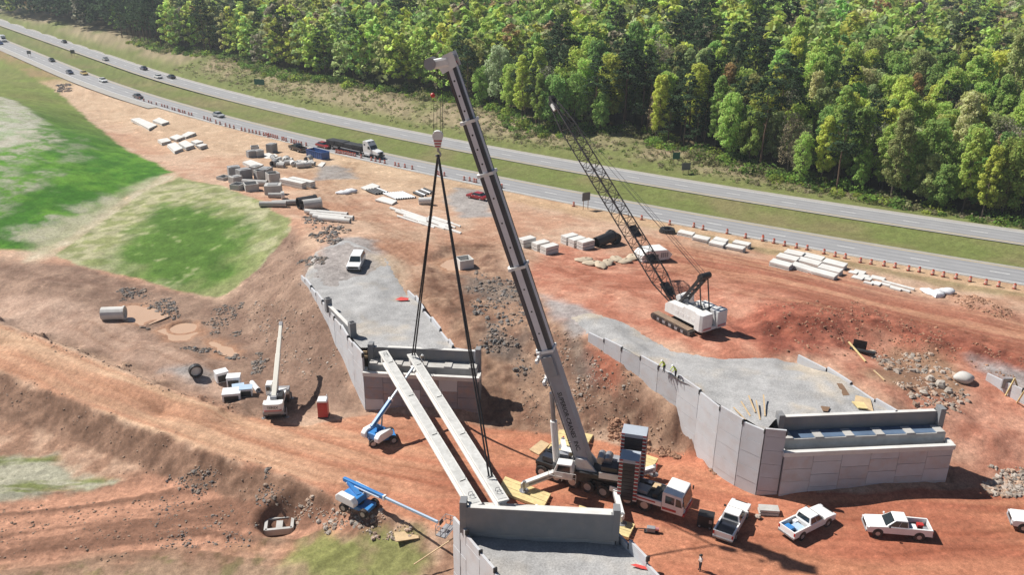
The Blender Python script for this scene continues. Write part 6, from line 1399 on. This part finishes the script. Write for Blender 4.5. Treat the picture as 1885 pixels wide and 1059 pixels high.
# ------------------------------------------------------------------ forest
def leaf_mat(name,attr=None):
    m=bpy.data.materials.new(name); m.use_nodes=True; N=m.node_tree.nodes; L=m.node_tree.links; N.clear()
    out=N.new('ShaderNodeOutputMaterial'); df=N.new('ShaderNodeBsdfDiffuse'); tr=N.new('ShaderNodeBsdfTranslucent'); mx=N.new('ShaderNodeMixShader'); mx.inputs[0].default_value=.55
    if attr: s=N.new('ShaderNodeAttribute'); s.attribute_name=attr
    else: s=N.new('ShaderNodeObjectInfo')
    g=N.new('ShaderNodeNewGeometry'); mr=N.new('ShaderNodeMapRange'); mr.inputs['To Min'].default_value=.62; mr.inputs['To Max'].default_value=1.38
    L.new(g.outputs['Random Per Island'],mr.inputs['Value']); h=N.new('ShaderNodeHueSaturation'); L.new(s.outputs['Color'],h.inputs['Color']); L.new(mr.outputs[0],h.inputs['Value'])
    mh=N.new('ShaderNodeMapRange'); mh.inputs['To Min'].default_value=.475; mh.inputs['To Max'].default_value=.525; L.new(g.outputs['Random Per Island'],mh.inputs['Value']); L.new(mh.outputs[0],h.inputs['Hue'])
    L.new(h.outputs[0],df.inputs[0]); L.new(h.outputs[0],tr.inputs[0]); L.new(df.outputs[0],mx.inputs[1]); L.new(tr.outputs[0],mx.inputs[2]); L.new(mx.outputs[0],out.inputs[0]); return m
LEAF=leaf_mat('leaves'); LEAFA=leaf_mat('leaves_mixed','soil')
BARK=mat('bark',(.11,.085,.065),.95,var=.3,scale=2); BARKP=mat('pine_bark',(.13,.08,.055),.95,var=.3,scale=2)
def quads(c,n,size,r):
    """leaf quads at centres c facing roughly n"""
    k=len(c); n=n+r.normal(0,.75,(k,3)); n/=np.linalg.norm(n,axis=1)[:,None]+1e-9
    a=np.cross(n,r.normal(0,1,(k,3))); a/=np.linalg.norm(a,axis=1)[:,None]+1e-9; b=np.cross(n,a); s=(size*r.uniform(.6,1.35,k))[:,None]
    return np.stack([c-a*s-b*s*.65,c+a*s-b*s*.65,c+a*s*.8+b*s*.65,c-a*s*.8+b*s*.65],1)
def broad(seed,H,wd,nc,per,size,shape=1.,sparse=0.):
    r=np.random.default_rng(seed); cs=[];ns=[]
    base=H*.2
    for i in range(nc):
        f=(i+.5)/nc; zc=base+(H-base)*(1-(1-f)**1.15)*.93
        t=(zc-base)/(H-base); prof=math.sin(math.pi*min(1,.16+.84*t**shape))**.6 if t<.98 else .3
        a=i*2.4+r.uniform(-.5,.5); rad=wd*prof*r.uniform(.45,1.0); cc=np.array([math.cos(a)*rad,math.sin(a)*rad,zc]); rc=wd*r.uniform(.24,.42)
        d=r.normal(0,1,(per,3)); d[:,2]=d[:,2]*.8+.25; d/=np.linalg.norm(d,axis=1)[:,None]; rr=rc*r.uniform(.55,1.05,per)[:,None]
        cs.append(cc+d*rr*np.array([1,1,.75])); ns.append(d+np.array([cc[0],cc[1],0])/(wd*1.5)+np.array([0,0,.7]))
    c=np.concatenate(cs);n=np.concatenate(ns)
    if sparse: k=r.random(len(c))>sparse; c=c[k];n=n[k]
    return quads(c,n,size,r)
def pine(seed,H,per,size,full=.5):
    r=np.random.default_rng(seed); cs=[];ns=[]; nb=int(H*1.5)
    for i in range(nb):
        f=r.random(); zc=H*(1-full)+H*full*f; L=(1-f)**.75*H*.17+.9; a=r.random()*6.28
        k=int(per*(.5+L/4)); u=r.uniform(.3,1,k)**.7*L; sw=r.normal(0,.35,(k,3))*(.4+.25*L)
        p=np.stack([np.cos(a)*u,np.sin(a)*u,zc+u*.12],1)+sw*np.array([1,1,.55]); cs.append(p); ns.append(np.tile([0,0,.8],(k,1))+sw)
    return quads(np.concatenate(cs),np.concatenate(ns),size,r)
def leafmesh(name,q,m,col=None):
    k=len(q); me=bpy.data.meshes.new(name); me.vertices.add(4*k); me.vertices.foreach_set('co',q.astype(np.float32).ravel()); me.loops.add(4*k); me.loops.foreach_set('vertex_index',np.arange(4*k,dtype=np.int32)); me.polygons.add(k); me.polygons.foreach_set('loop_start',np.arange(0,4*k,4,dtype=np.int32)); me.polygons.foreach_set('loop_total',np.full(k,4,np.int32))
    if col is not None:
        a=me.color_attributes.new('soil','FLOAT_COLOR','POINT'); a.data.foreach_set('color',np.concatenate([np.repeat(col,4,0),np.ones((4*k,1))],1).astype(np.float32).ravel())
    me.materials.append(m); me.update(); return me
def trunkmesh(name,H,r0,m,seed,limbs=7,lo=.3,rad=3.):
    rr=random.Random(seed); b=MB(); pts=[Vector((0,0,-.6))]
    for k in range(1,6): pts.append(Vector((rr.uniform(-.12,.12)*k,rr.uniform(-.12,.12)*k,H*.92*k/5)))
    for k in range(5): b.cyl(pts[k],pts[k+1],r0*(1-k/5.4),r0*(1-(k+1)/5.4),n=7,cap=False)
    for k in range(limbs):
        f=lo+(.85-lo)*k/limbs; p=pts[int(f*5)].lerp(pts[min(5,int(f*5)+1)],f*5%1); a=rr.random()*6.28; L=rad*rr.uniform(.5,.95)
        e=p+Vector((math.cos(a)*L,math.sin(a)*L,L*rr.uniform(.4,.9))); b.cyl(p,e,r0*.32,r0*.08,n=5,cap=False)
    return b.mesh(name,m,fix=False)
PB=[]
for i,(H,wd,nc,per,sz,sh,sp) in enumerate([(18,4.3,46,140,.23,1.,0),(21,3.8,50,140,.23,.8,0),(16,4.6,44,145,.23,1.1,0),(22,3.4,48,130,.22,.7,0),(17,4.1,42,110,.19,1.,.2),(20,4.2,50,140,.23,.9,.05),(14,3.8,38,130,.22,1.,0),(19,3.2,44,130,.22,.85,0)]):
    PB.append((leafmesh('crown',broad(100+i,H,wd,nc,per,sz,sh,sp),LEAF),trunkmesh('trunk',H,.26,BARK,i,9,.3,wd*.8),H,wd))
PS=[(leafmesh('crown',broad(140+i,H,wd,36,48,.16,1.,.2),LEAF),trunkmesh('trunk',H,.24,BARK,50+i,22,.3,wd*1.05),H,wd) for i,(H,wd) in enumerate([(16,4.2),(18,4.6)])]
PP=[(leafmesh('crown',pine(200+i,H,26,.26,fl),LEAF),trunkmesh('trunk',H,.28,BARKP,80+i,6,.5,1.6),H,3.4) for i,(H,fl) in enumerate([(22,.5),(24,.42),(20,.62),(18,.75)])]
LOB=[broad(300+i,H,wd*.85,13,21,.54,1.,0) for i,(H,wd) in enumerate([(18,4.2),(20,3.9),(16,4.4)])]; LOP=[pine(330,22,4,.7,.5),pine(331,20,4,.7,.65)]
TC={'bright yellow-green':(.55,.63,.16),'fresh green':(.42,.56,.16),'mid green':(.29,.4,.12),'olive green':(.44,.48,.2),'grey-brown budding':(.38,.33,.23),'pale cream-green':(.55,.57,.31),'rusty tan':(.42,.31,.16)}
TW=[('bright yellow-green',.32),('fresh green',.26),('mid green',.10),('olive green',.13),('grey-brown budding',.09),('pale cream-green',.08),('rusty tan',.03)]
def treeline(s): return np.interp(s,[-900,-505,-452,-396,-333,-255,-213,-165,-135,-100,-55,-36,-26,-8,11,35,56,74,95,200],[30,31,36,42,45,45,54,47,51,54,54,39,41,52,46,41,37,34,33,33])
cand=[]; sp=4.4; tr=random.Random(3)
for iy in range(0,166):
    for ix in range(-138,90):
        x=(ix+.5*(iy%2)+tr.uniform(-.38,.38))*sp; y=150+(iy+tr.uniform(-.38,.38))*sp*.9; cand.append((x,y))
ca=np.array(cand); cs_,co_=hinv(ca[:,0],ca[:,1])
dd0=co_-treeline(cs_); rk_=np.array([tr.random() for _ in cand]); keep=(dd0>np.array([tr.uniform(-2.5,2.5) for _ in cand]))&(rk_<np.where(dd0<25,1.,np.where(dd0<60,.6,np.where(dd0<110,.34,.18)))); ca=ca[keep];cs_=cs_[keep];co_=co_[keep]
gzs=ground(ca[:,0],ca[:,1])
def projn(X,Y,Zv):
    c=(np.stack([X,Y,Zv],1)-CO)@CM.T; return c[:,0]/c[:,2]*F+PW/2,c[:,1]/c[:,2]*F+PH/2,c[:,2]
tx_,ty_,td_=projn(ca[:,0],ca[:,1],gzs+10); _,tyt,_=projn(ca[:,0],ca[:,1],gzs+18)
vis=(tx_>-70)&(tx_<1960)&(ty_>-14)&((cs_>-260)|(co_<treeline(cs_)+70)); 
idx=np.nonzero(vis)[0]; idx=idx[np.argsort(td_[idx])]
nB=nP=0; restq=[];restc=[]
dens=fbm(ca[:,0]/40,ca[:,1]/40,2)
ZX=[160,330,520,700,850,1010,1200,1400,1600,1760]
ZONE=['far left corner','left of the green highway sign','above the green highway sign','above the flatbed lorry','left of the tall boom tip','between the two boom tips','right of the lattice boom tip','above the dark green sign','above the panel stacks','right of the panel stacks','at the right edge']
def newtree(name,kind,label,group,loc,rz,sc,proto,colr):
    t=bpy.data.objects.new(name,None); COL.objects.link(t); t.location=loc; t.rotation_euler=(0,0,rz); t.scale=sc; tag(t,label,'tree',group)
    c=bpy.data.objects.new('crown',proto[0]); COL.objects.link(c); c.parent=t; c.color=(*colr,1)
    k=bpy.data.objects.new('trunk',proto[1]); COL.objects.link(k); k.parent=t
for j in idx:
    x,y=ca[j]; px=tx_[j]; edge=co_[j]-treeline(cs_[j])<9
    pp=.07
    if px<300: pp=.9
    elif 1000<px<1420 and ty_[j]>70: pp=.33
    elif px<480: pp=.35
    elif 850<px<1000 and edge: pp=.3
    ispine=tr.random()<pp; z=float(gzs[j])-.2; rz=tr.random()*6.28
    part=ZONE[int(np.searchsorted(ZX,px))]; dd=co_[j]-treeline(cs_[j]); row='front edge' if edge else ('second rows' if dd<28 else ('deep canopy' if dd<70 else 'farthest canopy'))
    k=tr.uniform(.72,1.1)*(.85 if edge and tr.random()<.4 else 1)
    k*=1. if dd<25 else (1.08 if dd<60 else 1.3)
    if ispine:
        v=tr.uniform(.75,1.25); colr=(.07*v,.11*v,.055*v)
        if nP<280:
            nP+=1; newtree('pine_tree','pine','dark pine, %s of the forest, %s'%(row,part),'dark pines, %s, %s'%(row,part),(x,y,z),rz,(k*1.1,k*1.1,k),PP[tr.randrange(4)],colr)
        else:
            restq.append((LOP[tr.randrange(2)],x,y,z,rz,k)); restc.append(colr)
    else:
        u=tr.random()*1.0; acc=0
        for nm,w_ in TW:
            acc+=w_
            if u<=acc: break
        c0=TC[nm]; v=tr.uniform(.8,1.2); h=tr.uniform(-.12,.12); colr=(c0[0]*v*(1+h),c0[1]*v,c0[2]*v*(1-h))
        if nB<300:
            nB+=1; pr_=PS[tr.randrange(2)] if nm in('grey-brown budding',) else PB[tr.randrange(len(PB))]
            newtree('broadleaf_tree','broad','%s broadleaf tree, %s, %s'%(nm,row,part),'%s trees, %s, %s'%(nm,row,part),(x,y,z),rz,(k*.8,k*.8,k*tr.uniform(.9,1.1)),pr_,colr)
        else: restq.append((LOB[tr.randrange(3)],x,y,z,rz,k*1.1)); restc.append(colr)
print('trees',nB,nP,len(restq))
Q=[];C_=[]
for (q,x,y,z,rz,k),c in zip(restq,restc):
    cr_,sr=math.cos(rz),math.sin(rz); Rm=np.array([[cr_,sr,0],[-sr,cr_,0],[0,0,1]]); Q.append((q*k)@Rm+np.array([x,y,z])); C_.append(np.tile(c,(len(q),1)))
if Q: tag(put('distant_forest',leafmesh('distant_forest',np.concatenate(Q),LEAFA,np.concatenate(C_))),'distant forest canopy closing the top of the picture','forest',kind='stuff')
# undergrowth along the edge and rough growth on the bank
def clumps(name,label,n,fs,fo,r0,r1,per,size,cols,seed):
    r=np.random.default_rng(seed); s=r.uniform(*fs,n); o=fo(s,r,n); P_=np.array([hw(a,b) for a,b in zip(s,o)]); zz=ground(P_[:,0],P_[:,1]); rad=r0+(r1-r0)*r.random(n)**2; q=[];cl=[]
    for i in range(n):
        k=max(4,int(per*(rad[i]/r1))); d=r.normal(0,1,(k,3)); d[:,2]=np.abs(d[:,2])*.9; d/=np.linalg.norm(d,axis=1)[:,None]; c=np.array([P_[i,0],P_[i,1],zz[i]])+d*rad[i]*r.uniform(.5,1,k)[:,None]*np.array([1,1,.85]); q.append(quads(c,d+np.array([0,0,.4]),size*(.7+.3*rad[i]/r1),r)); cc=np.array(cols[r.integers(len(cols))])*r.uniform(.75,1.25); cl.append(np.tile(cc,(k,1)))
    tag(put(name,leafmesh(name,np.concatenate(q),LEAFA,np.concatenate(cl))),label,'brush',kind='stuff')
clumps('undergrowth','leafy undergrowth along the edge of the forest',900,(-300,120),lambda s,r,n:treeline(s)+r.uniform(-4,5,n),.9,3.0,170,.24,[(.25,.38,.08),(.18,.28,.07),(.36,.43,.09),(.12,.19,.05),(.3,.29,.15)],1)
clumps('bank_brush','low tangled growth on the bank beyond the highway',2600,(-220,125),lambda s,r,n:31+(treeline(s)-31)*r.random(n)**.8,.35,1.1,34,.16,[(.26,.29,.11),(.36,.32,.2),(.2,.27,.08),(.38,.33,.23),(.3,.3,.16)],2)
# ------------------------------------------------------------------ people
def person(label,loc,rz,top,leg,hat,pose='stand',scale=1.):
    t=thing('person',label,'person',loc,rz)
    J=dict(pel=(0,0,.98),waist=(0,0,1.12),chest=(.0,0,1.38),neck=(0,0,1.5),head=(.02,0,1.62),crown=(.02,0,1.74),
        hL=(0,.1,.92),kL=(.03,.11,.5),aL=(0,.12,.09),tL=(.16,.13,.04),hR=(0,-.1,.92),kR=(.0,-.11,.5),aR=(-.03,-.12,.09),tR=(.13,-.13,.04),
        sL=(0,.19,1.42),eL=(-.02,.25,1.13),wL=(.1,.24,.9),fL=(.14,.23,.8),sR=(0,-.19,1.42),eR=(-.02,-.25,1.13),wR=(.1,-.24,.9),fR=(.14,-.23,.8))
    if pose=='lean':
        for k in ('waist','chest','neck','head','crown','sL','sR'): x,y,z=J[k]; f=(z-.98); J[k]=(x+f*.55,y,z-f*.12)
        J.update(eL=(.5,.24,1.05),wL=(.62,.18,.9),fL=(.68,.16,.84),eR=(.5,-.24,1.05),wR=(.62,-.18,.9),fR=(.68,-.16,.84))
    if pose=='phone': J.update(eL=(.05,.24,1.14),wL=(.28,.12,1.2),fL=(.34,.08,1.25))
    R={'pel':.135,'waist':.125,'chest':.15,'neck':.06,'head':.095,'crown':.07,'hL':.095,'hR':.095,'kL':.065,'kR':.065,'aL':.048,'aR':.048,'tL':.04,'tR':.04,'sL':.07,'sR':.07,'eL':.047,'eR':.047,'wL':.035,'wR':.035,'fL':.03,'fR':.03}
    E=[('pel','waist'),('waist','chest'),('chest','neck'),('neck','head'),('head','crown'),('pel','hL'),('hL','kL'),('kL','aL'),('aL','tL'),('pel','hR'),('hR','kR'),('kR','aR'),('aR','tR'),('chest','sL'),('sL','eL'),('eL','wL'),('wL','fL'),('chest','sR'),('sR','eR'),('eR','wR'),('wR','fR')]
    ks=list(J); me=bpy.data.meshes.new('body'); me.from_pydata([J[k] for k in ks],[(ks.index(a),ks.index(b)) for a,b in E],[]); o=bpy.data.objects.new('tmp',me); COL.objects.link(o)
    o.modifiers.new('s','SKIN'); sv_=me.skin_vertices[0].data
    for i,k in enumerate(ks): sv_[i].radius=(R[k],R[k]); sv_[i].use_root=(k=='pel')
    sd_=o.modifiers.new('d','SUBSURF'); sd_.levels=1; sd_.render_levels=1
    dg=bpy.context.evaluated_depsgraph_get(); dg.update(); bm_=bpy.data.meshes.new_from_object(o.evaluated_get(dg)); bpy.data.objects.remove(o)
    bm_.materials.clear()
    for m in (leg,top,SKIN,BLACK): bm_.materials.append(m)
    hd_=Vector(J['neck'])
    for f in bm_.polygons:
        c=f.center; f.use_smooth=True
        hand=min((c-Vector(J[k])).length for k in('wL','fL','wR','fR'))
        f.material_index=2 if (c.z>hd_.z+.03 or hand<.09) else (3 if c.z<.12 else (0 if c.z<1.0 and abs(c.y)<.2 else 1))
    body=put('body',bm_,t); body.scale=(scale,)*3
    h=Vector(J['crown']); b=MB().sphere((h.x,h.y,h.z-.02),.125,12,8,(1.1,.95,.8)); b.cyl((h.x+.04,h.y,h.z-.05),(h.x+.04,h.y,h.z-.03),.16,n=12); hh=b.build('hard_hat',hat,t); hh['kind']='stuff'; del hh['kind']
    f=Vector(J['head']); MB().box((f.x+.1,f.y,f.z-.01),(.03,.12,.02)).build('brow_ridge',SKIN,t)  # small skin-coloured bar across the brow
    return t
TAN=mat('tan_shirt',(.5,.42,.32),.9,var=.1); OLIVE=mat('olive_vest',(.35,.33,.08),.9,var=.1); PALE=mat('pale_shirt',(.6,.55,.52),.9,var=.08)
person('person in a pale shirt and dark trousers standing alone on the clay',GZ(1288,1051),R_(200),PALE,DENIM,BLACK,'phone')
for l,x,y,a in (('person in a yellow vest leaning over the panel wall, left one',1222,686,215),('person in a yellow vest at the panel wall, right one',1243,696,200)): q=U(x,y,TOPB); person(l,(q[0],q[1],TOPB),R_(a),HIVIS,DENIM,REFL,'lean')
person('person in an olive vest behind the nearest abutment backwall',GZ(988,958),R_(120),OLIVE,DENIM,REFL)
q=U(1173,869,-1.7); person('person in dark clothes standing on the mat beside the counterweight',(q[0],q[1],-1.7),R_(190),DENIM,DENIM,BLACK)
q=U(771,690,3.62); person('person in a tan shirt working on the far ledge between the girders',(aL[0]+6.6,aL[1]+1.45-.45,3.62),R_(-60),TAN,DENIM,REFL,'lean')

# ------------------------------------------------------------------ light haze in the air
hm=bpy.data.materials.new('haze_air'); hm.use_nodes=True; N=hm.node_tree.nodes; N.clear(); ho=N.new('ShaderNodeOutputMaterial'); pv=N.new('ShaderNodeVolumePrincipled'); pv.inputs['Density'].default_value=.0002; pv.inputs['Color'].default_value=(.86,.93,1,1); pv.inputs['Anisotropy'].default_value=.2
hm.node_tree.links.new(pv.outputs[0],ho.inputs['Volume'])
hz_=MB().box((0,2900,(70-16)/2),(38000,6500,86)).build('haze',hm); tag(hz_,'thin bluish haze in the air over the whole site','haze',kind='stuff')
